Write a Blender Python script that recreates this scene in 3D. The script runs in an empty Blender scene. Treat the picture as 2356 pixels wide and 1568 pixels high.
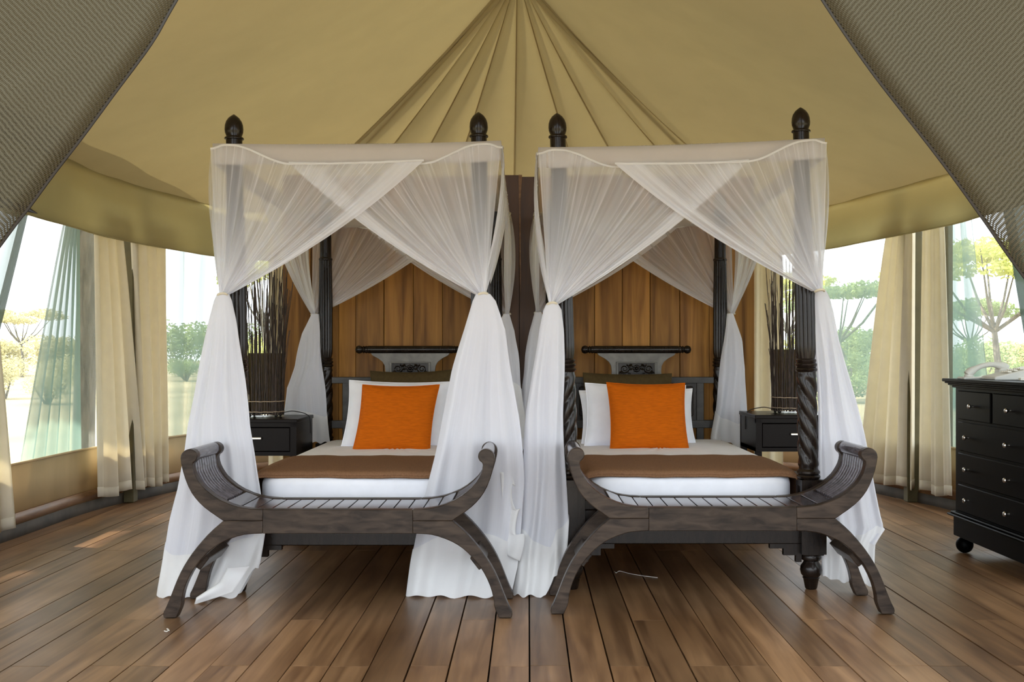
import bpy, math, random
from mathutils import Vector, Matrix
R = math.radians
random.seed(7)
scene = bpy.context.scene
COL = scene.collection

# ------------------------------------------------------------------ camera, sky, sun, exposure
F, CX, CY, H = 2500.0, 1215.0, 817.0, 1.03          # focal length in px, vanishing point, eye height
cam_data = bpy.data.cameras.new('camera'); cam = bpy.data.objects.new('camera', cam_data); COL.objects.link(cam)
cam_data.sensor_width = 36; cam_data.lens = F / 2356 * 36
cam_data.shift_x = (1178 - CX) / 2356; cam_data.shift_y = (CY - 784) / 2356
cam_data.clip_start = 0.05; cam_data.clip_end = 900
cam.location = (0, 0, H); cam.rotation_euler = (R(90), 0, 0)
scene.camera = cam

world = bpy.data.worlds.new('sky'); scene.world = world; world.use_nodes = True
bg = world.node_tree.nodes['Background']
bg.inputs[0].default_value = (0.87, 0.935, 1.0, 1); bg.inputs[1].default_value = 4.1
sun_data = bpy.data.lights.new('sun', 'SUN'); sun = bpy.data.objects.new('sun', sun_data); COL.objects.link(sun)
sun_data.energy = 13.0; sun_data.angle = R(0.8); sun_data.color = (1.0, 0.92, 0.78)
sd = Vector((-1.0, 0.10, 0.91)); sun.rotation_euler = sd.to_track_quat('Z', 'Y').to_euler(); sun.location = (-30, 3, 28)

scene.view_settings.view_transform = 'Standard'; scene.view_settings.look = 'None'
scene.view_settings.exposure = 0.2; scene.view_settings.gamma = 1.0
scene.view_settings.use_curve_mapping = False
cy = scene.cycles
cy.max_bounces = 8; cy.diffuse_bounces = 5; cy.glossy_bounces = 3; cy.transmission_bounces = 4
cy.transparent_max_bounces = 20; cy.use_denoising = True; cy.caustics_reflective = False; cy.caustics_refractive = False

def W(u, v, Y):
    return Vector(((u - CX) * Y / F, Y, H - (v - CY) * Y / F))
def lerp(a, b, t): return a + (b - a) * t
def sstep(a, b, x):
    t = min(1, max(0, (x - a) / (b - a))); return t * t * (3 - 2 * t)
def interp(tab, x):
    if x <= tab[0][0]: return tab[0][1:]
    for p, q in zip(tab, tab[1:]):
        if x <= q[0]:
            t = (x - p[0]) / (q[0] - p[0]); return tuple(lerp(a, b, t) for a, b in zip(p[1:], q[1:]))
    return tab[-1][1:]

# ------------------------------------------------------------------ materials
def nodes(name):
    m = bpy.data.materials.new(name); m.use_nodes = True
    nt = m.node_tree; return m, nt, nt.nodes, nt.links, nt.nodes['Principled BSDF']
def noise_ramp(nt, scale, stretch=(1, 1, 1), c=((0, 0, 0), (1, 1, 1)), pos=(0.3, 0.7), detail=5, rnd=True, coord='Position', dist=0.0):
    N, L = nt.nodes, nt.links
    if coord == 'Position': src = N.new('ShaderNodeNewGeometry').outputs['Position']
    else: src = N.new('ShaderNodeTexCoord').outputs[coord]
    mp = N.new('ShaderNodeMapping'); mp.inputs['Scale'].default_value = stretch
    L.new(src, mp.inputs['Vector'])
    if rnd:
        oi = N.new('ShaderNodeObjectInfo'); ml = N.new('ShaderNodeMath'); ml.operation = 'MULTIPLY'; ml.inputs[1].default_value = 60
        cb = N.new('ShaderNodeCombineXYZ'); L.new(oi.outputs['Random'], ml.inputs[0]); L.new(ml.outputs[0], cb.inputs[0]); L.new(ml.outputs[0], cb.inputs[2])
        L.new(cb.outputs[0], mp.inputs['Location'])
    nz = N.new('ShaderNodeTexNoise'); nz.inputs['Scale'].default_value = scale; nz.inputs['Detail'].default_value = detail; nz.inputs['Distortion'].default_value = dist
    L.new(mp.outputs[0], nz.inputs['Vector'])
    rp = N.new('ShaderNodeValToRGB'); e = rp.color_ramp.elements
    e[0].position, e[1].position = pos; e[0].color = (*c[0], 1); e[1].color = (*c[1], 1)
    L.new(nz.outputs['Fac'], rp.inputs[0]); return rp.outputs[0], nz.outputs['Fac']
def mixc(nt, a, b, fac, mode='MULTIPLY'):
    m = nt.nodes.new('ShaderNodeMix'); m.data_type = 'RGBA'; m.blend_type = mode
    if isinstance(fac, float): m.inputs[0].default_value = fac
    else: nt.links.new(fac, m.inputs[0])
    for s, x in ((6, a), (7, b)):
        if isinstance(x, tuple): m.inputs[s].default_value = (*x, 1)
        else: nt.links.new(x, m.inputs[s])
    return m.outputs[2]
def bump(nt, h, strength, dist=0.002):
    b = nt.nodes.new('ShaderNodeBump'); b.inputs['Strength'].default_value = strength; b.inputs['Distance'].default_value = dist
    nt.links.new(h, b.inputs['Height']); nt.links.new(b.outputs[0], nt.nodes['Principled BSDF'].inputs['Normal'])
def wood(name, c1, c2, stretch, rough=0.4, scale=6, vary=0.35, stain=None, bm=0.25, rough_var=0.0, spec=0.5):
    m, nt, N, L, P = nodes(name); P.inputs['Specular IOR Level'].default_value = spec
    col, fac = noise_ramp(nt, scale, stretch, (c1, c2), (0.32, 0.68), 7, dist=0.6)
    oi = N.new('ShaderNodeObjectInfo'); mr = N.new('ShaderNodeMapRange')
    mr.inputs[3].default_value = 1 - vary; mr.inputs[4].default_value = 1 + vary * 0.6
    L.new(oi.outputs['Random'], mr.inputs[0])
    cc = N.new('ShaderNodeCombineColor')
    for i in range(3): L.new(mr.outputs[0], cc.inputs[i])
    out = mixc(nt, col, cc.outputs[0], 1.0)
    if stain:
        st, f2 = noise_ramp(nt, stain[0], (1, 0.6, 1), (stain[1], (1, 1, 1)), (0.35, 0.62), 4, rnd=False)
        out = mixc(nt, out, st, 1.0)
        if rough_var:
            m2 = N.new('ShaderNodeMapRange'); m2.inputs[3].default_value = rough + rough_var; m2.inputs[4].default_value = rough - rough_var
            L.new(f2, m2.inputs[0]); L.new(m2.outputs[0], P.inputs['Roughness'])
    L.new(out, P.inputs['Base Color'])
    if not rough_var: P.inputs['Roughness'].default_value = rough
    bump(nt, fac, bm); return m
def plain(name, c, rough=0.5, metal=0.0, spec=0.5, vary=0.0, nscale=40, stretch=(1, 1, 1), bm=0.0):
    m, nt, N, L, P = nodes(name)
    P.inputs['Roughness'].default_value = rough; P.inputs['Metallic'].default_value = metal; P.inputs['Specular IOR Level'].default_value = spec
    if vary:
        lo = tuple(x * (1 - vary) for x in c); hi = tuple(min(1, x * (1 + vary)) for x in c)
        col, fac = noise_ramp(nt, nscale, stretch, (lo, hi), (0.3, 0.7), 4); L.new(col, P.inputs['Base Color'])
        if bm: bump(nt, fac, bm)
    else: P.inputs['Base Color'].default_value = (*c, 1)
    return m
def cloth(name, c, trans=0.3, tc=None, vary=0.06, nscale=30, stretch=(1, 1, 1), alpha=1.0):
    """diffuse + translucent fabric, optionally see-through (alpha = covered share)"""
    m = bpy.data.materials.new(name); m.use_nodes = True; nt = m.node_tree; N, L = nt.nodes, nt.links
    N.remove(N['Principled BSDF']); out = N['Material Output']
    lo = tuple(x * (1 - vary) for x in c); hi = tuple(min(1, x * (1 + vary)) for x in c)
    col, fac = noise_ramp(nt, nscale, stretch, (lo, hi), (0.3, 0.7), 4)
    d = N.new('ShaderNodeBsdfDiffuse'); t = N.new('ShaderNodeBsdfTranslucent'); L.new(col, d.inputs[0])
    if tc: t.inputs[0].default_value = (*tc, 1)
    else: L.new(col, t.inputs[0])
    mx = N.new('ShaderNodeMixShader'); mx.inputs[0].default_value = trans
    L.new(d.outputs[0], mx.inputs[1]); L.new(t.outputs[0], mx.inputs[2]); last = mx.outputs[0]
    if alpha < 1.0:
        tr = N.new('ShaderNodeBsdfTransparent'); m2 = N.new('ShaderNodeMixShader'); m2.inputs[0].default_value = alpha
        L.new(tr.outputs[0], m2.inputs[1]); L.new(last, m2.inputs[2]); last = m2.outputs[0]
    L.new(last, out.inputs[0]); return m
def netting(name, c, streaks=70, amount=0.5, trans=0.35):
    """net whose covered share is the mesh attribute 'cover' (how tightly the cloth is gathered) plus thread-like creases along the folds"""
    m = bpy.data.materials.new(name); m.use_nodes = True; nt = m.node_tree; N, L = nt.nodes, nt.links
    N.remove(N['Principled BSDF']); out = N['Material Output']
    at = N.new('ShaderNodeAttribute'); at.attribute_name = 'cover'
    uv = N.new('ShaderNodeUVMap'); mp = N.new('ShaderNodeMapping'); mp.inputs['Scale'].default_value = (streaks, 1.3, 1); L.new(uv.outputs[0], mp.inputs['Vector'])
    nz = N.new('ShaderNodeTexNoise'); nz.inputs['Scale'].default_value = 1; nz.inputs['Detail'].default_value = 3; L.new(mp.outputs[0], nz.inputs['Vector'])
    mr = N.new('ShaderNodeMapRange'); mr.inputs[1].default_value = 0.52; mr.inputs[2].default_value = 0.78; mr.inputs[3].default_value = 0; mr.inputs[4].default_value = amount
    L.new(nz.outputs['Fac'], mr.inputs[0])
    a = N.new('ShaderNodeMath'); a.operation = 'SUBTRACT'; a.inputs[0].default_value = 1; L.new(mr.outputs[0], a.inputs[1])
    b = N.new('ShaderNodeMath'); b.operation = 'SUBTRACT'; b.inputs[0].default_value = 1; L.new(at.outputs['Fac'], b.inputs[1])
    cmul = N.new('ShaderNodeMath'); cmul.operation = 'MULTIPLY'; L.new(a.outputs[0], cmul.inputs[0]); L.new(b.outputs[0], cmul.inputs[1])
    d = N.new('ShaderNodeBsdfDiffuse'); t = N.new('ShaderNodeBsdfTranslucent')
    d.inputs[0].default_value = (*c, 1); t.inputs[0].default_value = (*c, 1)
    mx = N.new('ShaderNodeMixShader'); mx.inputs[0].default_value = trans; L.new(d.outputs[0], mx.inputs[1]); L.new(t.outputs[0], mx.inputs[2])
    tr = N.new('ShaderNodeBsdfTransparent'); m2 = N.new('ShaderNodeMixShader')
    L.new(cmul.outputs[0], m2.inputs[0]); L.new(mx.outputs[0], m2.inputs[1]); L.new(tr.outputs[0], m2.inputs[2])
    L.new(m2.outputs[0], out.inputs[0]); return m

M = {}
M['floor'] = wood('floor_planks', (0.15, 0.076, 0.034), (0.36, 0.208, 0.105), (9, 0.55, 1), 0.40, 2.2, 0.32, (1.5, (0.60, 0.55, 0.47)), 0.25, 0.12)
M['under'] = plain('subfloor', (0.012, 0.008, 0.006), 0.9)
M['wall_wood'] = wood('wall_boards', (0.15, 0.060, 0.010), (0.43, 0.205, 0.044), (7, 7, 0.5), 0.5, 2.6, 0.3, None, 0.2, spec=0.25)
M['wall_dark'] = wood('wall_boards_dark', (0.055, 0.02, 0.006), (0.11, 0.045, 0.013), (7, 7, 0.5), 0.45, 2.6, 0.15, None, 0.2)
M['wood'] = wood('carved_wood', (0.008, 0.005, 0.0037), (0.019, 0.0125, 0.009), (5, 5, 1), 0.25, 8, 0.1, None, 0.1, spec=0.32)
M['bench'] = wood('bench_wood', (0.018, 0.012, 0.009), (0.060, 0.042, 0.030), (1.5, 6, 6), 0.34, 7, 0.15, None, 0.15, spec=0.22)
M['slat'] = wood('slat_wood_sheen', (0.06, 0.055, 0.065), (0.12, 0.11, 0.13), (6, 1.5, 6), 0.13, 7, 0.15, None, 0.05)  # lilac-grey tint puts the white bed's reflection into the base colour
M['grey_sheen_wood'] = wood('grey_sheen_wood', (0.10, 0.095, 0.082), (0.165, 0.157, 0.137), (2, 3, 2), 0.34, 8, 0.1, None, 0.15)  # crest wood lightened: its pale grey reflection is put into the colour
M['grey_dark'] = wood('dark_grey_wood', (0.028, 0.026, 0.023), (0.055, 0.051, 0.045), (2, 3, 3), 0.36, 6, 0.1, None, 0.1, spec=0.3)
M['black'] = plain('black_lacquer', (0.002, 0.0019, 0.0019), 0.42, spec=0.045)
M['espresso'] = plain('espresso_wood', (0.009, 0.0065, 0.0055), 0.3, spec=0.1)
M['steel'] = plain('brushed_metal', (0.7, 0.68, 0.65), 0.3, 1.0)
M['ceiling'] = cloth('ceiling_canvas', (0.44, 0.375, 0.235), 0.04, (0.55, 0.44, 0.20), 0.04, 3)
M['valance'] = cloth('valance_canvas', (0.47, 0.43, 0.29), 0.45, (0.72, 0.68, 0.46), 0.04, 5)
M['canvas'] = cloth('wall_canvas', (0.56, 0.45, 0.28), 0.22, None, 0.07, 6, (1, 1, 0.3))
M['skirting'] = plain('dark_skirting', (0.055, 0.045, 0.035), 0.8, vary=0.3, nscale=9)
M['strip'] = wood('base_wood', (0.17, 0.08, 0.03), (0.30, 0.16, 0.07), (1, 1, 6), 0.5, 5, 0.1)
M['post_canvas'] = plain('olive_post', (0.095, 0.08, 0.035), 0.7, vary=0.15, nscale=12)
M['curtain'] = cloth('cream_curtain', (0.88, 0.84, 0.73), 0.38, (0.90, 0.84, 0.66), 0.04, 12)
M['screen'] = cloth('insect_screen', (0.50, 0.54, 0.51), 0.5, None, 0.1, 60, (0.2, 0.2, 3), 0.26)
M['teal'] = netting('teal_net', (0.15, 0.245, 0.21), 26, 0.45, 0.6)
M['teal_hem'] = cloth('teal_net_hem', (0.05, 0.09, 0.06), 0.35, None, 0.15, 20, (1, 1, 1), 0.86)
M['net'] = netting('white_net', (0.89, 0.905, 0.96), 75, 0.65, 0.4)
M['net_hem'] = cloth('net_hem', (0.89, 0.895, 0.90), 0.3, None, 0.02, 10)
M['band'] = cloth('canopy_band', (0.74, 0.70, 0.67), 0.4, None, 0.02, 10, (1, 1, 1), 0.93)
M['linen'] = plain('white_linen', (0.88, 0.90, 0.965), 0.85, spec=0.2, vary=0.03, nscale=14, bm=0.25)
M['orange'] = plain('orange_cotton', (0.56, 0.118, 0.002), 0.85, spec=0.15, vary=0.14, nscale=26, stretch=(1, 1, 9), bm=0.3)
M['throw'] = plain('brown_wool', (0.21, 0.112, 0.06), 0.95, spec=0.1, vary=0.2, nscale=160, bm=0.6)
M['olive'] = plain('olive_cotton', (0.075, 0.052, 0.022), 0.9, spec=0.1, vary=0.12, nscale=50)
M['stick'] = wood('twigs', (0.018, 0.011, 0.008), (0.075, 0.045, 0.028), (8, 8, 3), 0.6, 9, 0.1)
M['drum'] = cloth('lamp_lining', (0.16, 0.115, 0.065), 0.5, (0.20, 0.15, 0.085), 0.1, 10, (1, 1, 1), 0.9)
M['rope'] = plain('rope_band', (0.42, 0.32, 0.22), 0.8)
M['plastic'] = plain('grey_plastic', (0.62, 0.62, 0.58), 0.45)
M['paper'] = plain('note_paper', (0.8, 0.78, 0.7), 0.8)
M['cordm'] = plain('black_cord', (0.012, 0.011, 0.01), 0.5)
M['tie'] = plain('tie_ribbon', (0.72, 0.66, 0.52), 0.8)
M['bark'] = wood('bark', (0.05, 0.045, 0.035), (0.17, 0.15, 0.12), (6, 6, 1), 0.9, 5, 0.1, None, 0.8)
M['grass'] = plain('dry_grass', (0.30, 0.255, 0.15), 0.95, spec=0.05, vary=0.25, nscale=0.35, stretch=(1, 0.35, 1))
M['leaf_y'] = cloth('leaf_bright', (0.42, 0.45, 0.14), 0.4, (0.50, 0.52, 0.12), 0.3, 3)
M['leaf_d'] = cloth('leaf_dark', (0.26, 0.33, 0.15), 0.4, None, 0.3, 3)
M['leaf_b'] = cloth('leaf_dry', (0.50, 0.47, 0.27), 0.4, None, 0.3, 3)
M['white_cord'] = plain('white_thread', (0.75, 0.72, 0.66), 0.8)

def weave():
    m, nt, N, L, P = nodes('mesh_flap')
    uv = N.new('ShaderNodeUVMap'); sx = N.new('ShaderNodeSeparateXYZ'); L.new(uv.outputs[0], sx.inputs[0])
    nz = N.new('ShaderNodeTexNoise'); nz.inputs['Scale'].default_value = 30; L.new(uv.outputs[0], nz.inputs['Vector'])
    def sinw(sock, k, off):
        a = N.new('ShaderNodeMath'); a.operation = 'MULTIPLY_ADD'; a.inputs[1].default_value = k; L.new(sock, a.inputs[0])
        q = N.new('ShaderNodeMath'); q.operation = 'MULTIPLY_ADD'; q.inputs[1].default_value = 2.2; q.inputs[2].default_value = off; L.new(nz.outputs['Fac'], q.inputs[0]); L.new(q.outputs[0], a.inputs[2])
        s = N.new('ShaderNodeMath'); s.operation = 'SINE'; L.new(a.outputs[0], s.inputs[0]); return s.outputs[0]
    k = 2 * math.pi / 0.0085
    mu = N.new('ShaderNodeMath'); mu.operation = 'MULTIPLY'; L.new(sinw(sx.outputs[0], k, 0), mu.inputs[0]); L.new(sinw(sx.outputs[1], k, 1.0), mu.inputs[1])
    mr = N.new('ShaderNodeMapRange'); mr.inputs[1].default_value = -0.9; mr.inputs[2].default_value = 0.9; L.new(mu.outputs[0], mr.inputs[0])
    rp = N.new('ShaderNodeValToRGB'); e = rp.color_ramp.elements
    e[0].color = (0.022, 0.019, 0.012, 1); e[1].color = (0.080, 0.072, 0.047, 1); e[0].position = 0.15; e[1].position = 0.9
    L.new(mr.outputs[0], rp.inputs[0]); L.new(rp.outputs[0], P.inputs['Base Color']); P.inputs['Roughness'].default_value = 0.8; P.inputs['Specular IOR Level'].default_value = 0.1
    al = N.new('ShaderNodeMapRange'); al.inputs[1].default_value = 0.0; al.inputs[2].default_value = 0.5; al.inputs[3].default_value = 0.72; al.inputs[4].default_value = 1.0
    L.new(mr.outputs[0], al.inputs[0]); L.new(al.outputs[0], P.inputs['Alpha'])
    bump(nt, mr.outputs[0], 0.5, 0.001); return m
M['weave'] = weave()

# ------------------------------------------------------------------ mesh helpers
class MB:
    def __init__(s): s.v = []; s.f = []; s.uv = {}; s.cov = {}
    def add(s, vs, fs):
        o = len(s.v); s.v += [tuple(p) for p in vs]; s.f += [tuple(i + o for i in f) for f in fs]; return o
    def box(s, x0, x1, y0, y1, z0, z1, rot=None, ch=0.0):
        c = Vector(((x0 + x1) / 2, (y0 + y1) / 2, (z0 + z1) / 2))
        hx, hy, hz = (x1 - x0) / 2, (y1 - y0) / 2, (z1 - z0) / 2
        if ch:                                            # chamfered all round
            vs = []; sg = (-1, 1)
            idx = {}
            for a in sg:
                for b in sg:
                    for d in sg:
                        for k in range(3):
                            p = [a * hx, b * hy, d * hz]
                            for j in range(3):
                                if j != k: p[j] -= (a, b, d)[j] * ch
                            idx[(a, b, d, k)] = len(vs); vs.append(Vector(p))
            fs = []
            for k in range(3):
                o1, o2 = [j for j in range(3) if j != k]
                for sgn in sg:
                    q = []
                    for (p1, p2) in ((-1, -1), (1, -1), (1, 1), (-1, 1)):
                        t = [0, 0, 0]; t[k] = sgn; t[o1] = p1; t[o2] = p2; q.append(idx[(*t, k)])
                    fs.append(q if (sgn > 0) == (k != 1) else q[::-1])
            for k in range(3):                            # edge bevels
                o1, o2 = [j for j in range(3) if j != k]
                for p1 in sg:
                    for p2 in sg:
                        def g(sk, kk):
                            t = [0, 0, 0]; t[k] = sk; t[o1] = p1; t[o2] = p2; return idx[(*t, kk)]
                        fs.append([g(-1, o1), g(1, o1), g(1, o2), g(-1, o2)])
            for a in sg:
                for b in sg:
                    for d in sg: fs.append([idx[(a, b, d, 0)], idx[(a, b, d, 1)], idx[(a, b, d, 2)]])
        else:
            vs = [Vector((a * hx, b * hy, d * hz)) for a in (-1, 1) for b in (-1, 1) for d in (-1, 1)]
            fs = [(0, 1, 3, 2), (4, 6, 7, 5), (0, 4, 5, 1), (2, 3, 7, 6), (0, 2, 6, 4), (1, 5, 7, 3)]
        if rot is not None: vs = [rot @ p for p in vs]
        s.add([p + c for p in vs], fs); return s
    def lathe(s, prof, cx=0, cy=0, n=24, rf=None, lean=0.0, z0=0.0):
        rows = []
        for r, z in prof:
            row = []
            for k in range(n):
                a = 2 * math.pi * k / n; rr = rf(r, z, a) if rf else r
                row.append((cx + lean * (z - z0) + rr * math.cos(a), cy + rr * math.sin(a), z))
            rows.append(row)
        o = len(s.v)
        for row in rows: s.v += row
        for i in range(len(rows) - 1):
            for k in range(n):
                a, b = o + i * n + k, o + i * n + (k + 1) % n
                s.f.append((a, b, b + n, a + n))
        s.f.append(tuple(o + k for k in range(n))[::-1]); s.f.append(tuple(o + (len(rows) - 1) * n + k for k in range(n))); return s
    def tube(s, pts, r, n=8, cap=True):
        pts = [Vector(p) for p in pts]; o = len(s.v); up = None
        for i, p in enumerate(pts):
            d = (pts[min(i + 1, len(pts) - 1)] - pts[max(i - 1, 0)]).normalized()
            if up is None: up = Vector((0, 0, 1)) if abs(d.z) < 0.9 else Vector((1, 0, 0))
            x = d.cross(up).normalized(); y = x.cross(d).normalized(); up = y
            rr = r[i] if isinstance(r, (list, tuple)) else r
            for k in range(n):
                a = 2 * math.pi * k / n; s.v.append(tuple(p + x * rr * math.cos(a) + y * rr * math.sin(a)))
        for i in range(len(pts) - 1):
            for k in range(n):
                a, b = o + i * n + k, o + i * n + (k + 1) % n; s.f.append((a, b, b + n, a + n))
        if cap:
            s.f.append(tuple(o + k for k in range(n))[::-1]); s.f.append(tuple(o + (len(pts) - 1) * n + k for k in range(n)))
        return s
    def prism(s, poly, y0, y1):                           # polygon in x,z pushed along y
        n = len(poly); o = len(s.v)
        s.v += [(x, y0, z) for x, z in poly] + [(x, y1, z) for x, z in poly]
        s.f.append(tuple(o + i for i in range(n))); s.f.append(tuple(o + n + i for i in range(n))[::-1])
        for i in range(n):
            j = (i + 1) % n; s.f.append((o + i, o + n + i, o + n + j, o + j))
        return s
    def grid(s, fn, nu, nv, close=False, uvf=None, cov=None):
        o = len(s.v); cu = nu if close else nu + 1
        for j in range(nv + 1):
            for i in range(cu):
                a, b = i / nu, j / nv; idx = len(s.v); s.v.append(tuple(fn(a, b)))
                s.uv[idx] = uvf(a, b) if uvf else (a, b)
                if cov: s.cov[idx] = cov(a, b)
        for j in range(nv):
            for i in range(nu):
                i2 = (i + 1) % cu if close else i + 1
                s.f.append((o + j * cu + i, o + j * cu + i2, o + (j + 1) * cu + i2, o + (j + 1) * cu + i))
        return s
    def ball(s, c, r, n=12, m=8, sc=(1, 1, 1)):
        prof = [(max(1e-4, math.sin(math.pi * i / m)) * r, -math.cos(math.pi * i / m) * r) for i in range(m + 1)]
        o = len(s.v); s.lathe(prof, 0, 0, n)
        for i in range(o, len(s.v)):
            p = s.v[i]; s.v[i] = (p[0] * sc[0] + c[0], p[1] * sc[1] + c[1], p[2] * sc[2] + c[2])
        return s
    def build(s, name, mat, parent=None, smooth=40, solid=0.0, kind=None, sub=0):
        me = bpy.data.meshes.new(name); me.from_pydata(s.v, [], s.f); me.update()
        if s.uv:
            ul = me.uv_layers.new(name='UVMap'); vi = [0] * len(me.loops); me.loops.foreach_get('vertex_index', vi)
            flat = []
            for i in vi: flat += s.uv.get(i, (0, 0))
            ul.data.foreach_set('uv', flat)
        if s.cov:
            at = me.attributes.new('cover', 'FLOAT', 'POINT'); at.data.foreach_set('value', [s.cov.get(i, 0.5) for i in range(len(s.v))])
        if mat is not None: me.materials.append(mat)
        if smooth:
            me.polygons.foreach_set('use_smooth', [True] * len(me.polygons)); me.set_sharp_from_angle(angle=R(smooth))
        o = bpy.data.objects.new(name, me); COL.objects.link(o)
        if parent is not None: attach(o, parent)
        if solid:
            md = o.modifiers.new('thickness', 'SOLIDIFY'); md.thickness = solid; md.offset = 0
        if kind: o['kind'] = kind
        return o
def world_loc(o):
    p = Vector((0, 0, 0))
    while o is not None: p += o.location; o = o.parent
    return p
def attach(o, parent):
    o.parent = parent; o.matrix_parent_inverse = Matrix.Translation(-world_origin(parent))
ORG = {}
def world_origin(o): return ORG.get(o.name, Vector((0, 0, 0)))
def tag(o, label, cat, group=None, kind=None):
    if label: o['label'] = label
    if cat: o['category'] = cat
    if group: o['group'] = group
    if kind: o['kind'] = kind
    return o
def thing(name, loc, label, cat, group=None, kind=None):
    o = bpy.data.objects.new(name, None); COL.objects.link(o); o.location = loc; o.empty_display_size = 0.1
    ORG[o.name] = Vector(loc); return tag(o, label, cat, group, kind)
def struct(name, loc=(0, 0, 0)):
    return thing(name, loc, None, None, None, 'structure')
def dup(root, loc, label):
    r = root.copy(); COL.objects.link(r); r.location = loc; r['label'] = label
    for ch in list(root.children):
        c = ch.copy(); COL.objects.link(c); c.parent = r; c.matrix_parent_inverse = ch.matrix_parent_inverse.copy()
        for g in ch.children:
            d = g.copy(); COL.objects.link(d); d.parent = c; d.matrix_parent_inverse = g.matrix_parent_inverse.copy()
    return r

# ------------------------------------------------------------------ tent outline (plan) and shell
def catmull(P, n):
    out = []
    for i in range(len(P) - 1):
        p0, p1, p2, p3 = P[max(i - 1, 0)], P[i], P[i + 1], P[min(i + 2, len(P) - 1)]
        for k in range(n):
            t = k / n
            out.append(tuple(0.5 * (2 * b + (c - a) * t + (2 * a - 5 * b + 4 * c - d) * t * t + (-a + 3 * b - 3 * c + d) * t ** 3) for a, b, c, d in zip(p0, p1, p2, p3)))
    out.append(tuple(P[-1])); return out
PLAN = [(-2.92, 1.7), (-2.92, 3.2), (-2.92, 5.0), (-2.92, 6.3), (-2.92, 7.1), (-2.83, 7.7), (-2.52, 8.75), (-1.8, 9.4), (-0.7, 9.62), (0.7, 9.62), (1.8, 9.4),
        (2.43, 8.75), (2.73, 7.7), (2.87, 7.1), (2.92, 6.4), (2.92, 5.0), (2.92, 3.2), (2.92, 1.7)]
OUT = [Vector((x, y)) for x, y in catmull(PLAN, 12)]
ARC = [0.0]
for a, b in zip(OUT, OUT[1:]): ARC.append(ARC[-1] + (b - a).length)
TOT = ARC[-1]
def at_arc(s, off=0.0):
    """point on the outline at arc length s, moved inwards by off"""
    s = min(max(s, 0), TOT - 1e-6); lo = 0
    for i in range(len(ARC) - 1):
        if ARC[i + 1] >= s: lo = i; break
    t = (s - ARC[lo]) / (ARC[lo + 1] - ARC[lo]); p = OUT[lo].lerp(OUT[lo + 1], t)
    d0 = (OUT[min(lo + 1, len(OUT) - 1)] - OUT[max(lo - 1, 0)]).normalized(); d1 = (OUT[min(lo + 2, len(OUT) - 1)] - OUT[lo]).normalized()
    d = d0.lerp(d1, t).normalized(); return p + Vector((d.y, -d.x)) * off
def arc_u(u, off=0.0):
    """arc length where the picture column u meets the (moved) outline"""
    best = None; k = (u - CX) / F; n = 900
    for i in range(n + 1):
        s = TOT * i / n; p = at_arc(s, off); e = abs(p.x - k * p.y)
        if best is None or e < best[0]: best = (e, s)
    return best[1]
def val_z(x): return lerp(1.80, 1.87, (x + 2.9) / 5.8)

floor = struct('floor'); 
sub = MB().box(-3.6, 3.6, -1.2, 9.9, -0.09, -0.035); sub.build('subfloor', M['under'], floor, smooth=0)
PW = 0.1328
base_plank = None
for k in range(-24, 25):
    x = 0.005 + k * PW
    if x < -3.15 or x > 3.05: continue
    h = (k * 7919) % 5
    cuts = [-1.1, 3.61 if h in (0, 1, 3) else 4.24 if h == 2 else 2.9, 5.75 if h in (0, 2, 4) else 6.6, 9.8]
    gap = 0.006 if -5 < k < 4 else 0.0038
    for a, b in zip(cuts, cuts[1:]):
        w, l = PW - gap, b - a - 0.004
        if base_plank is None:
            o = MB().box(-0.5, 0.5, -0.5, 0.5, -0.03, 0.0).build('plank', M['floor'], None, smooth=0); base_plank = o
        else:
            o = base_plank.copy(); COL.objects.link(o); o.name = 'plank'
        o.parent = floor; o.location = (x + PW / 2, (a + b) / 2, -0.0008 * ((k * 13) % 4)); o.scale = (w, l, 1)

# canvas walls: low canvas, base board, skirting, window screens, top canvas, posts
def ribbon(s0, s1, z0, z1, off, n=None, wob=0.0):
    n = n or max(4, int((s1 - s0) / 0.08))
    def fn(a, b):
        p = at_arc(lerp(s0, s1, a), off + wob * math.sin(a * n * 0.9)); zz = (z0(p.x) if callable(z0) else z0, z1(p.x) if callable(z1) else z1)
        return (p.x, p.y, lerp(zz[0], zz[1], b))
    return MB().grid(fn, n, 1)
s_cl, s_cr = arc_u(285), arc_u(2111)
s_rl, s_rr = arc_u(640), arc_u(1760)
sides = [('left', 0.0, s_cl), ('rear_left', s_cl, s_rl), ('rear', s_rl, s_rr), ('rear_right', s_rr, s_cr), ('right', s_cr, TOT)]
for i, (nm, a, b) in enumerate(sides):
    wl = struct('wall_' + nm)
    ribbon(a, b, 0.13, 0.41, 0.0).build('canvas_panel', M['canvas'], wl, solid=0.006)
    ribbon(a, b, 2.06, 2.3, 0.0).build('canvas_header', M['canvas'], wl, solid=0.006)
    bb = struct('baseboard_' + nm)
    ribbon(a, b, 0.068, 0.135, 0.012).build('wood_strip', M['strip'], bb, solid=0.02)
    ribbon(a, b, -0.02, 0.07, 0.016).build('dark_skirting', M['skirting'], bb, solid=0.02)
    wn = struct('window_%d' % (i + 1))
    ribbon(a, b, 0.41, 2.07, -0.004).build('insect_screen', M['screen'], wn)
    fr = MB()
    for z in (0.412, 2.062):
        pts = [(*at_arc(lerp(a, b, k / 40), 0.004), z) for k in range(41)]; fr.tube(pts, 0.008, 6)
    fr.build('hem_rod', M['canvas'], wn)
for i, s in enumerate((s_cl, s_cr)):
    p = at_arc(s, 0.03); o = MB().box(p.x - 0.052, p.x + 0.052, p.y - 0.045, p.y + 0.045, 0.0, 2.25, ch=0.006).build('trim_%d' % (i + 1), M['post_canvas'], None, kind='structure')
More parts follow.
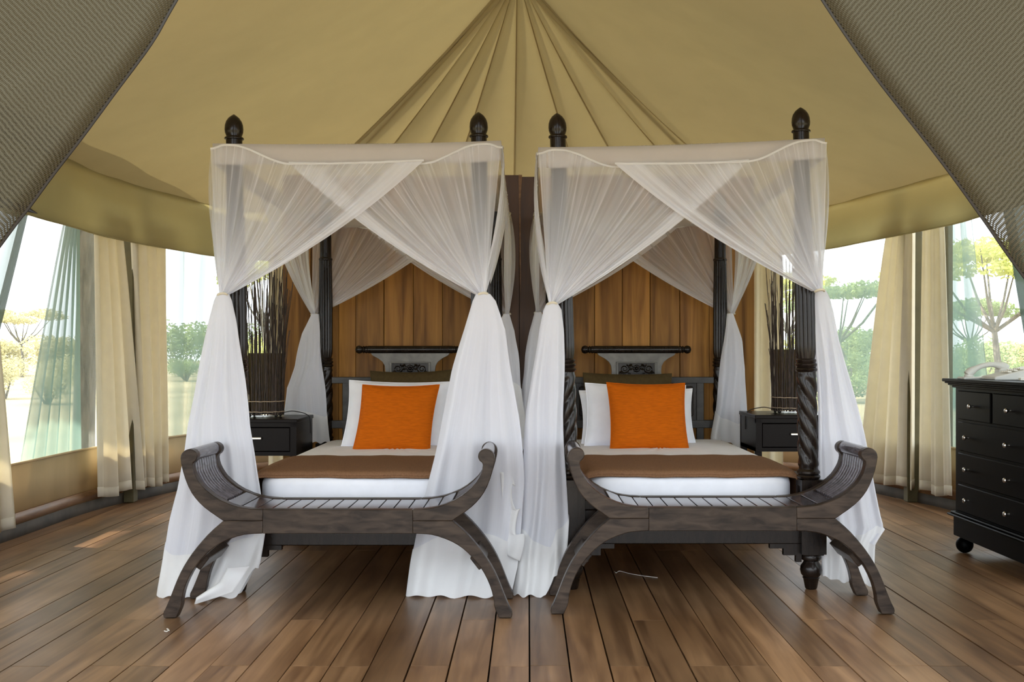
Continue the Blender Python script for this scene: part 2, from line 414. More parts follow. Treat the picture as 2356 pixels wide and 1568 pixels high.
# cloth valance hanging inside the eave
n = 150
def vfn(a, b):
    s = lerp(0.02, TOT - 0.02, a); q = at_arc(s, 0.16 + 0.02 * (1 - b) + 0.006 * math.sin(a * 160)); z0 = val_z(q.x)
    return (q.x, q.y, lerp(z0, 2.21, b))
val = MB().grid(vfn, n, 6)
vo = val.build('trim_3', M['valance'], None, kind='structure', solid=0.004)
MB().tube([vfn(k / 300, 0) for k in range(301)], 0.005, 6).build('hem', M['valance'], vo)

# ceiling: ridge at the front, a pleated half-cone fan at the back
APEX = Vector((-0.07, 7.0, 3.50)); ZE = 2.20
CREASE_U = [816, 905, 990, 1072, 1187, 1304, 1397, 1504, 1582]
def ceil_pt(s, t, drop=0.0):
    p = at_arc(s, 0.145); rx = Vector((APEX.x, min(p.y, APEX.y))) if p.y < APEX.y else Vector((APEX.x, APEX.y))
    z = lerp(APEX.z, ZE, t + 0.16 * t * (1 - t)); q = rx.lerp(p, t); return Vector((q.x, q.y, z - drop))
def find_crease(u, v=330):
    best = None
    for i in range(600):
        s = TOT * i / 600
        if at_arc(s).y < 8.2: continue
        lo, hi = 0.0, 1.0                                    # point of this rafter line that shows at height v
        for _ in range(22):
            m = (lo + hi) / 2; q = ceil_pt(s, m); vv = CY - F * (q.z - H) / q.y
            if vv < v: lo = m
            else: hi = m
        q = ceil_pt(s, lo); e = abs(CX + F * q.x / q.y - u)
        if best is None or e < best[0]: best = (e, s)
    return best[1]
CS = [find_crease(u) for u in CREASE_U]
ceil = struct('ceiling')
ss = [TOT * i / 60 for i in range(61) if TOT * i / 60 < CS[0] - 0.02 or TOT * i / 60 > CS[-1] + 0.02]
drops = {}
for a, b in zip(CS, CS[1:]):
    for k in range(10):
        t = k / 10; s = lerp(a, b, t); drops[s] = 0.075 * math.sin(math.pi * t) ** 0.7 if k else 0.0; ss.append(s)
ss.append(CS[-1]); ss.sort()
cm = MB(); rows = 16; cols = len(ss)
for j in range(rows + 1):
    t = j / rows
    for s in ss:
        d = drops.get(s, 0.0) * math.sin(math.pi * min(1, t * 1.05 + 0.05)) ** 0.6
        if s < CS[0] or s > CS[-1]: d += 0.07 * math.sin(math.pi * t) * (0.5 + 0.5 * math.sin(s * 2.1))
        cm.v.append(tuple(ceil_pt(s, t, d)))
for j in range(rows):
    for i in range(cols - 1):
        cm.f.append((j * cols + i, j * cols + i + 1, (j + 1) * cols + i + 1, (j + 1) * cols + i))
cm.build('canvas_roof', M['ceiling'], ceil, smooth=32)
for i, s in enumerate(CS):
    r = 0.020 if i in (0, len(CS) - 1) else 0.006
    MB().tube([ceil_pt(s, 0.02 + 0.97 * k / 24, 0.004) for k in range(25)], r, 8).build('seam', M['ceiling'], ceil)
    if i in (0, len(CS) - 1):
        s2 = s + (0.10 if i == 0 else -0.10)
        MB().tube([ceil_pt(s2, 0.02 + 0.97 * k / 24, 0.03) for k in range(25)], 0.014, 8).build('seam', M['ceiling'], ceil)
# rain fly reaching out over the left side (shades the left windows)
MB().grid(lambda a, b: (lerp(-2.95, -4.95, a), lerp(1.0, 10.5, b), lerp(2.62, 2.40, a) - 0.03 * math.sin(b * 30) ** 2), 6, 40).build('roof', M['canvas'], None, solid=0.006, kind='structure')

# wooden partition behind the beds, board by board
wb = struct('wall_back'); YW = 7.05
edges = [-1.59 + 0.1855 * i for i in range(9)]
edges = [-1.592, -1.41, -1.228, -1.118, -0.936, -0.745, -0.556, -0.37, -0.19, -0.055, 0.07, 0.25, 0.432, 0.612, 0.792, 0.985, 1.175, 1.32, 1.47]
for i, (a, b) in enumerate(zip(edges, edges[1:])):
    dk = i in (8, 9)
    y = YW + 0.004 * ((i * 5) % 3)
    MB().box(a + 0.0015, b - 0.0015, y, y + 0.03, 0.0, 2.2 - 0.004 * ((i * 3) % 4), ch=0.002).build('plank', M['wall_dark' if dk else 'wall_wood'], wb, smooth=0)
MB().box(-1.59, 1.47, YW + 0.045, YW + 0.08, 0.0, 2.18).build('backing', M['wall_dark'], wb, smooth=0)
st = MB().prism([(-0.062, 2.2), (-0.038, 2.2), (-0.048, 2.05), (-0.047, 1.6), (-0.05, 1.38), (-0.054, 1.55), (-0.058, 1.9)], YW - 0.006, YW + 0.01)
st.build('batten', M['strip'], wb, smooth=0)['label'] = 'pale splintered batten'

# ------------------------------------------------------------------ outdoors
MB().grid(lambda a, b: (lerp(-160, 160, a), lerp(-30, 260, b), -0.35 + 0.12 * math.sin(a * 90) * math.cos(b * 70)), 60, 60).build('ground', M['grass'], None, kind='structure')
deck = MB().box(-3.6, 3.6, -1.2, 9.9, -0.5, -0.1).build('trim_4', M['under'], None, smooth=0, kind='structure')
def leaf_cloud(mb, c, rad, n, size, rng):
    for _ in range(n):
        while True:
            p = Vector((rng.uniform(-1, 1), rng.uniform(-1, 1), rng.uniform(-1, 1)))
            if p.length < 1: break
        q = Vector(c) + Vector((p.x * rad[0], p.y * rad[1], p.z * rad[2]))
        a = Vector((rng.gauss(0, 1), rng.gauss(0, 1), rng.gauss(0, 0.5))).normalized(); b = a.cross(Vector((rng.gauss(0, 1), rng.gauss(0, 1), rng.gauss(0, 1)))).normalized()
        s = size * rng.uniform(0.6, 1.4); mb.add([q - a * s - b * s * 0.5, q + a * s - b * s * 0.5, q + a * s + b * s * 0.5, q - a * s + b * s * 0.5], [(0, 1, 2, 3)])
def acacia(x, y, h, r, mat, label, seed):
    rng = random.Random(seed); g = -0.35
    t = thing('acacia_tree', (x, y, g), label, 'tree', 'acacias on the plain')
    tr = MB(); top = Vector((x + rng.uniform(-0.4, 0.4), y, g + h * 0.48))
    tr.tube([(x, y, g - 0.1), (x + 0.08, y, g + h * 0.25), top], [0.16 * h / 5, 0.11 * h / 5, 0.09 * h / 5], 8)
    fo = MB()
    for k in range(9):
        a = 2 * math.pi * k / 9 + rng.uniform(-0.3, 0.3); rr = r * rng.uniform(0.35, 0.9)
        e = Vector((x + rr * math.cos(a), y + rr * math.sin(a), g + h * rng.uniform(0.82, 0.98)))
        m = top.lerp(e, 0.5) - Vector((0, 0, h * 0.05)); tr.tube([top, m, e], [0.06 * h / 5, 0.04 * h / 5, 0.015 * h / 5], 6)
        leaf_cloud(fo, e, (r * 0.42, r * 0.42, h * 0.06), 420, 0.026 * r, rng)
    tr.build('trunk', M['bark'], t); fo.build('foliage', mat, t, smooth=0, kind='stuff')
def shrub(x, y, h, r, mat, label, seed):
    rng = random.Random(seed); g = -0.35
    t = thing('shrub', (x, y, g), label, 'shrub', 'shrubs on the plain')
    fo = MB(); stm = MB()
    for k in range(7):
        a = rng.uniform(0, 6.28); rr = r * rng.uniform(0, 0.6); e = (x + rr * math.cos(a), y + rr * math.sin(a), g + h * rng.uniform(0.4, 0.75))
        leaf_cloud(fo, e, (r * 0.5, r * 0.5, h * 0.28), 420, 0.028 * r, rng)
        stm.tube([(x, y, g - 0.05), (lerp(x, e[0], 0.6), lerp(y, e[1], 0.6), g + h * 0.3), e], [0.04, 0.03, 0.01], 5)
    fo.build('foliage', mat, t, smooth=0, kind='stuff'); stm.build('stem', M['bark'], t)
def at_px(u, Y): return (u - CX) * Y / F
for i, (u, Y, v, r, mt, lb) in enumerate([
        (50, 70, 712, 2.3, 'leaf_b', 'pale distant acacia seen through the left tent window above the grass'),
        (2290, 26, 562, 2.2, 'leaf_y', 'bright green flat-topped acacia behind the phone in the right window'),
        (2440, 34, 590, 2.0, 'leaf_y', 'acacia half hidden by the right-hand mesh flap'),
        (1950, 36, 660, 1.9, 'leaf_d', 'acacia between the right bed netting and the cream curtain'),
        (2215, 52, 690, 2.4, 'leaf_d', 'farther acacia low behind the gauze left of the phone'),
        (612, 44, 598, 2.4, 'leaf_y', 'leafy yellow-green tree behind the stick lamp of the left bed'),
        (1815, 50, 640, 2.4, 'leaf_y', 'leafy yellow-green tree behind the stick lamp of the right bed')]):
    z = H + (CY - v) / F * Y; acacia(at_px(u, Y), Y, z + 0.35, r, M[mt], lb, 11 + i)
for i, (u, Y, v, r, mt, lb) in enumerate([
        (15, 75, 765, 3.0, 'leaf_b', 'dry pale bush at the far left of the left window'),
        (135, 68, 768, 3.2, 'leaf_b', 'dry pale bush beside the wooden pole outside the left window'),
        (110, 30, 850, 0.7, 'leaf_b', 'small low dry bush in the grass, left window'),
        (425, 62, 728, 3.0, 'leaf_d', 'dark green bush left of the left bed netting'),
        (540, 66, 740, 3.2, 'leaf_d', 'green bush behind the netting of the left bed'),
        (590, 34, 765, 1.3, 'leaf_y', 'bright bush low behind the left stick lamp'),
        (650, 50, 755, 1.8, 'leaf_y', 'bright bush behind the wall end by the left stick lamp'),
        (1795, 34, 768, 1.2, 'leaf_y', 'bright bush low behind the right stick lamp'),
        (1860, 46, 757, 1.8, 'leaf_y', 'bright bush behind the fluted post by the right stick lamp'),
        (1925, 55, 745, 2.2, 'leaf_d', 'green bush right of the right bed netting'),
        (2010, 62, 752, 3.0, 'leaf_d', 'green bush just left of the right cream curtains'),
        (2235, 40, 775, 1.8, 'leaf_d', 'green bush behind the gauze above the chest of drawers'),
        (2350, 66, 785, 3.2, 'leaf_b', 'dry bush behind the phone at the picture edge')]):
    z = H + (CY - v) / F * Y; shrub(at_px(u, Y), Y, z + 0.35, r, M[mt], lb, 51 + i)
rs = random.Random(5)
for k in range(34):                                             # open scrub
    u = rs.choice((rs.uniform(-60, 200), rs.uniform(380, 680), rs.uniform(1780, 2060), rs.uniform(2180, 2420))); Y = rs.uniform(26, 95); h = rs.uniform(0.7, 1.9)
    g = u > 300 and rs.random() < 0.7
    shrub(at_px(u, Y), Y, h, h * rs.uniform(0.7, 1.2), M['leaf_d' if g else 'leaf_b'], 'low scrub bush on the plain outside the ' + ('far left window' if u < 300 else 'window strip left of the beds' if u < 1000 else 'window strip right of the beds' if u < 2100 else 'far right window above the chest'), 200 + k)
px = Vector((-3.32, 8.15))
pole = MB().tube([(px.x - 0.02, px.y, -0.4), (px.x - 0.012, px.y, 0.5), (px.x + 0.012, px.y, 1.4), (px.x + 0.015, px.y, 2.7)], [0.088, 0.08, 0.076, 0.072], 12)
tag(pole.build('wooden_pole', M['bark'], None), 'rough bark-covered pole standing outside the left tent window', 'pole')

# gauze drapes outside the windows
def drape(name, tops, bots, z0, z1, cover, label, off=-0.07, folds=5, hem=None):
    t = thing(name, (*at_arc(tops[0], off), z0), label, 'gauze', 'green gauze drapes outside the windows')
    def fn(a, b):
        s = lerp(lerp(tops[0], tops[1], a), lerp(bots[0], bots[1], a), b); p = at_arc(s, off + 0.018 * math.sin(a * folds * 6.28 + b))
        return (p.x, p.y, lerp(z1, z0, b))
    MB().grid(fn, 40, 12, cov=lambda a, b: min(0.96, cover + 0.10 * math.sin(a * folds * 6.28))).build('gauze', M['teal'], t)
    for e, w in (hem or []):
        def hf(a, b):
            p = Vector(fn(e, b)); q = Vector(fn(e + (w if e < 0.5 else -w), b)); d = p.lerp(q, a); return d + Vector((0.004 if p.x < 0 else -0.004, -0.004, 0))
        MB().grid(hf, 2, 12).build('hem', M['teal_hem'], t)
    return t
O = -0.07
def au(u): return arc_u(u, O)
drape('gauze_drape', (au(80), 2.6), (au(-105), 2.2), 0.25, 2.08, 0.70, 'teal gauze drape tied aside at the far left window edge', hem=[(0.0, 0.055)])
drape('gauze_drape', (au(178), au(164)), (au(184), au(33)), 0.25, 2.08, 0.76, 'teal gauze drape falling past the wooden pole outside', hem=[])
drape('gauze_drape', (au(545), au(380)), (au(500), au(380)), 0.25, 2.08, 0.66, 'pale gauze drape in the window left of the left bed', folds=3)
drape('gauze_drape', (au(2184), au(2230)), (au(2186), au(2298)), 0.25, 2.08, 0.76, 'green gauze drape beside the right-hand cream curtain', folds=2, hem=[(0.999, 0.10)])
drape('gauze_drape', (au(2298), TOT - 2.5), (au(2420), TOT - 2.2), 0.25, 2.08, 0.76, 'green gauze drape at the right edge above the phone', hem=[(0.0, 0.06)])
drape('gauze_drape', (au(1900), au(2050)), (au(1900), au(2050)), 0.25, 2.08, 0.52, 'faint gauze drape in the window right of the right bed', folds=2)
p0 = at_arc(arc_u(2181, -0.02), -0.02)
MB().box(p0.x - 0.02, p0.x + 0.02, p0.y - 0.02, p0.y + 0.02, 0.35, 2.1).build('trim_5', M['post_canvas'], None, kind='structure')

# ------------------------------------------------------------------ cream curtains
def curtain(tops, bots, z0, z1, folds, label, off=0.09, amp=0.022, seed=0):
    t = thing('curtain', (*at_arc((bots[0] + bots[1]) / 2, off), z0), label, 'curtain', 'cream canvas curtains')
    rng = random.Random(seed); ph = [rng.uniform(0, 6) for _ in range(4)]
    def fn(a, b):
        s = lerp(lerp(tops[0], tops[1], a), lerp(bots[0], bots[1], a), b ** 0.8)
        w = math.sin(a * folds * 6.28 + ph[0]) + 0.5 * math.sin(a * folds * 11.3 + ph[1] + b) + 0.3 * math.sin(a * 23 + ph[2])
        p = at_arc(s, off + amp * w * (0.6 + 0.5 * b)); return (p.x, p.y, lerp(z1, z0 + 0.012 * math.sin(a * 9 + ph[3]), b))
    MB().grid(fn, 60, 14).build('cloth', M['curtain'], t, smooth=60, solid=0.003)
    hem = MB().grid(lambda a, b: Vector(fn(a, lerp(0.965, 0.999, b))) + Vector((0, -0.004, 0)), 60, 2); hem.build('hem', M['curtain'], t, smooth=60, solid=0.004)
    return t
oc = 0.09
def ac(u): return arc_u(u, oc)
curtain((ac(216), ac(274)), (ac(224), ac(323)), 0.09, 1.95, 3, 'cream curtain left of the left corner post, hem frayed', seed=1)
curtain((ac(300), ac(382)), (ac(326), ac(388)), 0.09, 1.95, 4, 'narrow cream curtain right of the left corner post', seed=2)
curtain((ac(-160), ac(-50)), (ac(-130), ac(18)), 0.09, 1.95, 3, 'cream curtain cut off by the left picture edge', off=0.1, seed=3)
curtain((ac(2052), ac(2106)), (ac(1984), ac(2106)), 0.10, 1.98, 4, 'wide cream curtain left of the right corner post', seed=4)
curtain((ac(2119), ac(2172)), (ac(2105), ac(2193)), 0.10, 1.98, 3, 'cream curtain right of the corner post, next to the black chest', seed=5)
def flat_curtain(x0, x1, Y, z0, z1, folds, label, seed):
    t = thing('curtain', ((x0 + x1) / 2, Y, z0), label, 'curtain', 'cream canvas curtains'); ph = seed * 1.7
    fn = lambda a, b: (lerp(x0, x1, a) + 0.02 * b * (a - 0.5), Y + 0.03 * math.sin(a * folds * 6.28 + ph + 0.4 * b), lerp(z1, z0, b))
    MB().grid(fn, 40, 10).build('cloth', M['curtain'], t, smooth=60, solid=0.003)
    MB().grid(lambda a, b: Vector(fn(a, lerp(0.96, 0.999, b))) + Vector((0, -0.004, 0)), 40, 2).build('hem', M['curtain'], t, smooth=60, solid=0.004)
flat_curtain(-1.80, -1.64, 7.55, 0.004, 2.0, 2, 'cream curtain at the left end of the plank wall, behind the stick lamp', 1)
flat_curtain(1.575, 1.77, 7.6, 0.004, 2.0, 2, 'cream curtain at the right end of the plank wall, beside the stick lamp', 2)

# ------------------------------------------------------------------ beds
def post_rows(z0, z1, n): return [lerp(z0, z1, k / n) for k in range(n + 1)]
def bed_post(parent, x, y, tip, lean, hand):
    post = MB()
    foot = [(0.022, 0.0), (0.026, 0.004), (0.034, 0.046), (0.038, 0.05), (0.034, 0.054), (0.044, 0.066), (0.048, 0.085), (0.045, 0.103), (0.034, 0.118), (0.032, 0.124), (0.042, 0.13), (0.045, 0.14), (0.042, 0.15), (0.04, 0.156)]
    post.lathe(foot, x, y, 24)
    post.box(x - 0.046, x + 0.046, y - 0.046, y + 0.046, 0.153, 0.485, ch=0.003)
    for sx in (-1, 1):                                        # raised border round a sunk panel on the faces
        for ax in (0, 1):
            for (a0, a1, b0, b1) in ((-0.0535, -0.024, 0.16, 0.484), (0.024, 0.0535, 0.16, 0.484), (-0.0245, 0.0245, 0.161, 0.2), (-0.0245, 0.0245, 0.455, 0.4835)):
                if ax: post.box(x + a0, x + a1, y + sx * 0.050 - 0.004, y + sx * 0.050 + 0.004, b0, b1)
                else: post.box(x + sx * 0.050 - 0.004, x + sx * 0.050 + 0.004, y + a0, y + a1, b0, b1)
    L = lean
    ring = [(0.042, 0.484), (0.05, 0.49), (0.052, 0.497), (0.048, 0.503), (0.044, 0.505), (0.05, 0.512), (0.05, 0.52), (0.043, 0.527), (0.04, 0.532)]
    post.lathe(ring, x, y, 24, None, L)
    tw = [(0.044 if 0.545 < z < 0.945 else 0.040, z) for z in post_rows(0.53, 0.957, 48)]
    def twist(r, z, a):
        k = sstep(0.53, 0.575, z) * (1 - sstep(0.91, 0.957, z)); return r * (1.03 - k * 0.24 * (1 - abs(math.cos(2 * (a - hand * z * 18.0))) ** 0.75))
    post.lathe(tw, x, y, 48, twist, L)
    rg = [(0.038, 0.955), (0.047, 0.962), (0.049, 0.968), (0.045, 0.975), (0.041, 0.977), (0.047, 0.984), (0.048, 0.992), (0.041, 0.998), (0.044, 1.004), (0.045, 1.01), (0.038, 1.016)]
    post.lathe(rg, x, y, 24, None, L)
    fl = [(lerp(0.037, 0.044, sstep(1.01, 1.05, z)) * lerp(1, 0.9, sstep(1.3, 1.62, z)), z) for z in post_rows(1.013, 1.62, 20)]
    def flute(r, z, a):
        k = sstep(1.015, 1.05, z) * (1 - sstep(1.6, 1.618, z)); return r * (1 - k * 0.13 * (1 - abs(math.sin(6 * a)) ** 0.7))
    post.lathe(fl, x, y, 72, flute, L)
    tp = [(0.036, 1.618), (0.043, 1.624), (0.043, 1.632), (0.036, 1.64), (0.035, tip - 0.155)]
    post.lathe(tp, x, y, 24, None, L)
    po = post.build('post', M['wood'], parent, smooth=38)
    t = tip
    fin = [(0.035, t - 0.156), (0.035, t - 0.112), (0.041, t - 0.110), (0.042, t - 0.106), (0.040, t - 0.102), (0.034, t - 0.100), (0.033, t - 0.097), (0.039, t - 0.080), (0.0405, t - 0.066), (0.039, t - 0.048), (0.034, t - 0.032), (0.024, t - 0.017), (0.012, t - 0.007), (0.003, t - 0.001), (0.0005, t)]
    MB().lathe(fin, x, y, 28, None, L).build('finial', M['wood'], po, smooth=50)
def bed(label, FL, FR, Yf, RL, RR, Yr, tips):
    cx = (FL[0] + FR[0]) / 2
    b = thing('four_poster_bed', (cx, (Yf + Yr) / 2, 0), label, 'bed', 'dark carved four-poster beds')
    bed_post(b, FL[0], Yf, tips[0], FL[1], 1); bed_post(b, FR[0], Yf, tips[1], FR[1], -1)
    bed_post(b, RL[0], Yr, tips[2], RL[1], 1); bed_post(b, RR[0], Yr, tips[3], RR[1], -1)
    w = M['wood']
    for x0, x1 in ((FL[0], RL[0]), (FR[0], RR[0])):
        xx = (x0 + x1) / 2; MB().box(xx - 0.018, xx + 0.018, Yf + 0.04, Yr - 0.04, 0.20, 0.34, ch=0.004).build('side_rail', w, b, smooth=0)
    a, c = FL[0] + 0.045, FR[0] - 0.045
    MB().box(a, c, Yf - 0.018, Yf + 0.018, 0.20, 0.29, ch=0.004).build('footboard_rail', w, b, smooth=0)
    MB().box(a, c, Yf - 0.020, Yf + 0.020, 0.350, 0.395, ch=0.004).build('footboard_rail', w, b, smooth=0)
    for k in range(5):
        xx = lerp(a + 0.03, c - 0.03, k / 4); MB().box(xx - 0.03, xx + 0.03, Yf - 0.017, Yf + 0.017, 0.29, 0.35, ch=0.003).build('footboard_stile', w, b, smooth=0)
    for k in range(4):
        x0, x1 = lerp(a + 0.03, c - 0.03, k / 4) + 0.03, lerp(a + 0.03, c - 0.03, (k + 1) / 4) - 0.03
        MB().box(x0, x1, Yf - 0.008, Yf + 0.008, 0.29, 0.35).build('footboard_panel', w, b, smooth=0)
    for s, xe in ((1, a), (-1, c)):                             # stepped brackets beside the foot posts
        pr = [(xe, 0.205), (xe + s * 0.14, 0.205), (xe + s * 0.14, 0.18), (xe + s * 0.08, 0.18), (xe + s * 0.08, 0.15), (xe + s * 0.025, 0.15), (xe + s * 0.025, 0.12), (xe, 0.12)]
        MB().prism(pr if s < 0 else pr[::-1], Yf - 0.014, Yf + 0.014).build('bracket', w, b, smooth=0)
    # headboard: open frame, sunk panels, carved crest and a turned roll on top
    g = M['grey_sheen_wood']; gd = M['grey_dark']; a, c = RL[0] + 0.04, RR[0] - 0.04; m = (a + c) / 2; y = Yr
    MB().box(a, c, y - 0.018, y + 0.018, 0.855, 0.895, ch=0.003).build('headboard_rail', gd, b, smooth=0)
    MB().box(a, c, y - 0.018, y + 0.018, 0.575, 0.625, ch=0.003).build('headboard_rail', gd, b, smooth=0)
    MB().box(a, c, y - 0.016, y + 0.016, 0.30, 0.36, ch=0.003).build('headboard_rail', gd, b, smooth=0)
    for xx in (m - 0.40, m + 0.40, m - 0.25, m + 0.25, m): MB().box(xx - 0.023, xx + 0.023, y - 0.016, y + 0.016, 0.36 if abs(xx - m) > 0.3 else 0.62, 0.86, ch=0.003).build('headboard_stile', gd, b, smooth=0)
    for x0, x1 in ((m - 0.377, m - 0.273), (m + 0.273, m + 0.377), (m - 0.227, m - 0.023), (m + 0.023, m + 0.227)):
        pn = MB().box(x0, x1, y - 0.006, y + 0.008, 0.62, 0.86); pn.box(x0 + 0.02, x1 - 0.02, y - 0.014, y, 0.65, 0.835, ch=0.006); pn.build('headboard_panel', w, b, smooth=0)
    cr = [(0.245, 1.043), (0.235, 1.03), (0.20, 1.012), (0.172, 0.99), (0.158, 0.965), (0.154, 0.93), (0.158, 0.893)]
    poly = [(m - x, z) for x, z in cr][::-1] + [(m + x, z) for x, z in cr]
    cst = MB().prism(poly[::-1], y - 0.02, y + 0.02).build('crest', g, b, smooth=30)
    fr = MB()
    for (x0, x1, z0, z1) in ((-0.128, 0.128, 0.982, 0.990), (-0.128, -0.114, 0.895, 0.984), (0.114, 0.128, 0.895, 0.984)): fr.box(m + x0, m + x1, y - 0.030, y - 0.016, z0, z1, ch=0.002)
    fr.build('crest_frame', g, cst, smooth=0)
    cv = MB(); cv.box(m - 0.112, m + 0.112, y - 0.0225, y - 0.016, 0.897, 0.981)
    for s in (-1, 1):                                           # leafy scrolls
        for (cx0, cz0, r0, sg) in ((0.075, 0.945, 0.030, 1), (0.035, 0.955, 0.018, -1), (0.098, 0.915, 0.014, -1)):
            pts = []
            for k in range(26):
                th = k / 25 * 3.6 * math.pi; rr = r0 * (1 - 0.8 * k / 25); pts.append((m + s * (cx0 + rr * math.cos(th * sg + 2)), y - 0.025, cz0 + rr * math.sin(th * sg + 2)))
            cv.tube(pts, [0.0055 * (1 - 0.5 * k / 25) for k in range(26)], 6)
        for k in range(5): cv.ball((m + s * (0.045 + 0.014 * k), y - 0.024, 0.917 + 0.010 * math.sin(k * 2.1)), 0.008, 8, 5, (1.3, 0.6, 0.6))
    for k in range(8):
        a2 = 2 * math.pi * k / 8; cv.ball((m + 0.015 * math.cos(a2), y - 0.026, 0.948 + 0.015 * math.sin(a2)), 0.0095, 8, 5, (1, 0.6, 1))
    cv.ball((m, y - 0.031, 0.948), 0.008, 8, 6)
    cv.build('carving', M['wood'], cst, smooth=50)['label'] = 'carved flower and scrolls'
    rl = []
    for r, t in ((0.004, -0.345), (0.018, -0.340), (0.025, -0.328), (0.026, -0.318), (0.022, -0.306), (0.017, -0.300), (0.023, -0.295), (0.024, -0.290), (0.019, -0.285), (0.023, -0.280), (0.024, -0.275), (0.021, -0.268), (0.024, -0.262)): rl.append((r, t))
    rl = rl + [(r, -t) for r, t in rl[::-1]]
    mb = MB(); mb.lathe(rl, 0, 0, 20); mb.v = [(m + z, y + x2, 1.066 + y2) for (x2, y2, z) in mb.v]; mb.f = [f[::-1] for f in mb.f]
    mb.build('crest_roll', w, b, smooth=45)
    return b
YL, YR = 4.76, 4.80
bed('dark four-poster bed on the left, headboard partly hidden by netting', (-1.262, -0.013), (-0.192, -0.012), YL, (-1.265, 0), (-0.205, 0), 6.79, (2.085, 2.095, 2.05, 2.05))
bed('dark four-poster bed on the right, its twisted front post in full view', (0.195, -0.032), (1.25, -0.022), YR, (0.152, 0), (1.205, 0), 6.82, (2.10, 2.125, 2.05, 2.05))

def rounded_slab(x0, x1, y0, y1, z0, z1, r, n=28, puff=0.0, e=5):
    """soft-edged slab as a closed superellipse lofted over height"""
    mb = MB(); cx, cyy, hx, hy = (x0 + x1) / 2, (y0 + y1) / 2, (x1 - x0) / 2, (y1 - y0) / 2
    prof = []
    for k in range(7): a = math.pi / 2 * k / 6; prof.append((r * (1 - math.sin(a)), z0 + r * (1 - math.cos(a))))
    for k in range(7): a = math.pi / 2 * k / 6; prof.append((r * (1 - math.cos(a)), z1 - r * (1 - math.sin(a))))
    prof = [(r, z0)] + prof[1:]
    def fn(a, b):
        j = min(int(b * (len(prof) - 1) + 0.5), len(prof) - 1); ins, z = prof[j]; th = 2 * math.pi * a
        c, s = math.cos(th), math.sin(th); k = (abs(c) ** 14 + abs(s) ** 14) ** (-1 / 14)
        return (cx + (hx - ins) * c * k, cyy + (hy - ins) * s * k, z)
    N = 96; mb.grid(fn, N, len(prof) - 1, close=True)
    base = (len(prof) - 1) * N
    rings = 8; last = [mb.v[base + i] for i in range(N)]; prev = base
    for q in range(1, rings + 1):
        t = q / rings; o = len(mb.v)
        for (x, y, z) in last: mb.v.append((lerp(x, cx, t * 0.97), lerp(y, cyy, t * 0.97), z1 + puff * math.sin(t * math.pi / 2) + 0.003 * math.sin(x * 21) * math.sin(y * 17) * t))
        for i in range(N): mb.f.append((prev + i, prev + (i + 1) % N, o + (i + 1) % N, o + i))
        prev = o
    mb.f.append(tuple(prev + i for i in range(N)))
    mb.f.append(tuple(range(N))[::-1]); return mb
def bedding(x0, x1, Yf, Yr, who):
    t = thing('mattress', ((x0 + x1) / 2, (Yf + Yr) / 2, 0.27), 'white sheeted mattress on the %s four-poster bed' % who, 'mattress', 'mattresses')
    rounded_slab(x0, x1, Yf, Yr, 0.27, 0.497, 0.04).build('fitted_sheet', M['linen'], t, smooth=60)
    MB().tube([(lerp(x0 + .03, x1 - .03, k / 20), Yf + 0.001, 0.325 + 0.002 * math.sin(k)) for k in range(21)], 0.005, 6).build('piping', M['linen'], t)
    d = rounded_slab(x0 - 0.004, x1 + 0.004, Yf + 0.45, Yr - 0.04, 0.48, 0.512, 0.015, puff=0.010).build('duvet', M['linen'], None, smooth=60)
    tag(d, 'thin white duvet spread on the %s bed under the brown throw' % who, 'duvet', 'white duvets')
    # folded throw hugging the mattress top and sides
    def sect(a, lift):                                         # across the bed, over both edges
        w = x1 - x0 + 0.02; ex = 0.13; tt = a * (w + 2 * ex) - ex; xa, xb = x0 - 0.01, x1 + 0.01
        rr = 0.05
        if tt < rr: q = max(0, rr - tt); x = xa + lerp(0, rr, math.exp(-q * 12)) ; x = xa + (rr if q == 0 else max(0, rr - q * 0.9)); z = -max(0, q - 0.012) * (0.9 if q < 0.06 else 1) + 0
        elif tt > w - rr: q = tt - (w - rr); x = xb - (max(0, rr - q * 0.9)); z = -max(0, q - 0.012) * 0.9
        else: x = xa + tt; z = 0
        return x - lift * 0.0, z
    ya, yb = Yf + 0.012, Yf + 0.80
    th = MB()
    def top(a, b):
        x, z = sect(a, 0); y = lerp(ya, yb, b); f = 0
        zz = 0.508 + 0.014 * math.sin(math.pi * min(1, max(0, b))) ** 0.4 + 0.0012 * math.sin(x * 19 + b * 3) + 0.0008 * math.sin(x * 41) + z
        if b < 0.08: q = (0.08 - b) / 0.08; zz -= 0.006 * q * q; y -= 0.005 * q
        if z < 0: x += 0.018 * (1 if a > 0.5 else -1)
        return (x, y + 0.012 * math.sin(x * 5 + 1) * (1 - b), zz)
    th.grid(top, 60, 22)
    tb = thing('throw_blanket', ((x0 + x1) / 2, (ya + yb) / 2, 0.5), 'brown wool throw folded across the foot of the %s bed' % who, 'blanket', 'brown throws')
    th.build('upper_layer', M['throw'], tb, smooth=60, solid=0.010)
    lo = MB(); lo.grid(lambda a, b: Vector(top(a, b * 0.3)) + Vector((0, -0.006, -0.009)), 60, 8); lo.build('lower_layer', M['throw'], tb, smooth=60, solid=0.008)
bedding(-1.205, -0.250, YL + 0.022, 6.74, 'left'); bedding(0.262, 1.196, YR + 0.022, 6.77, 'right')

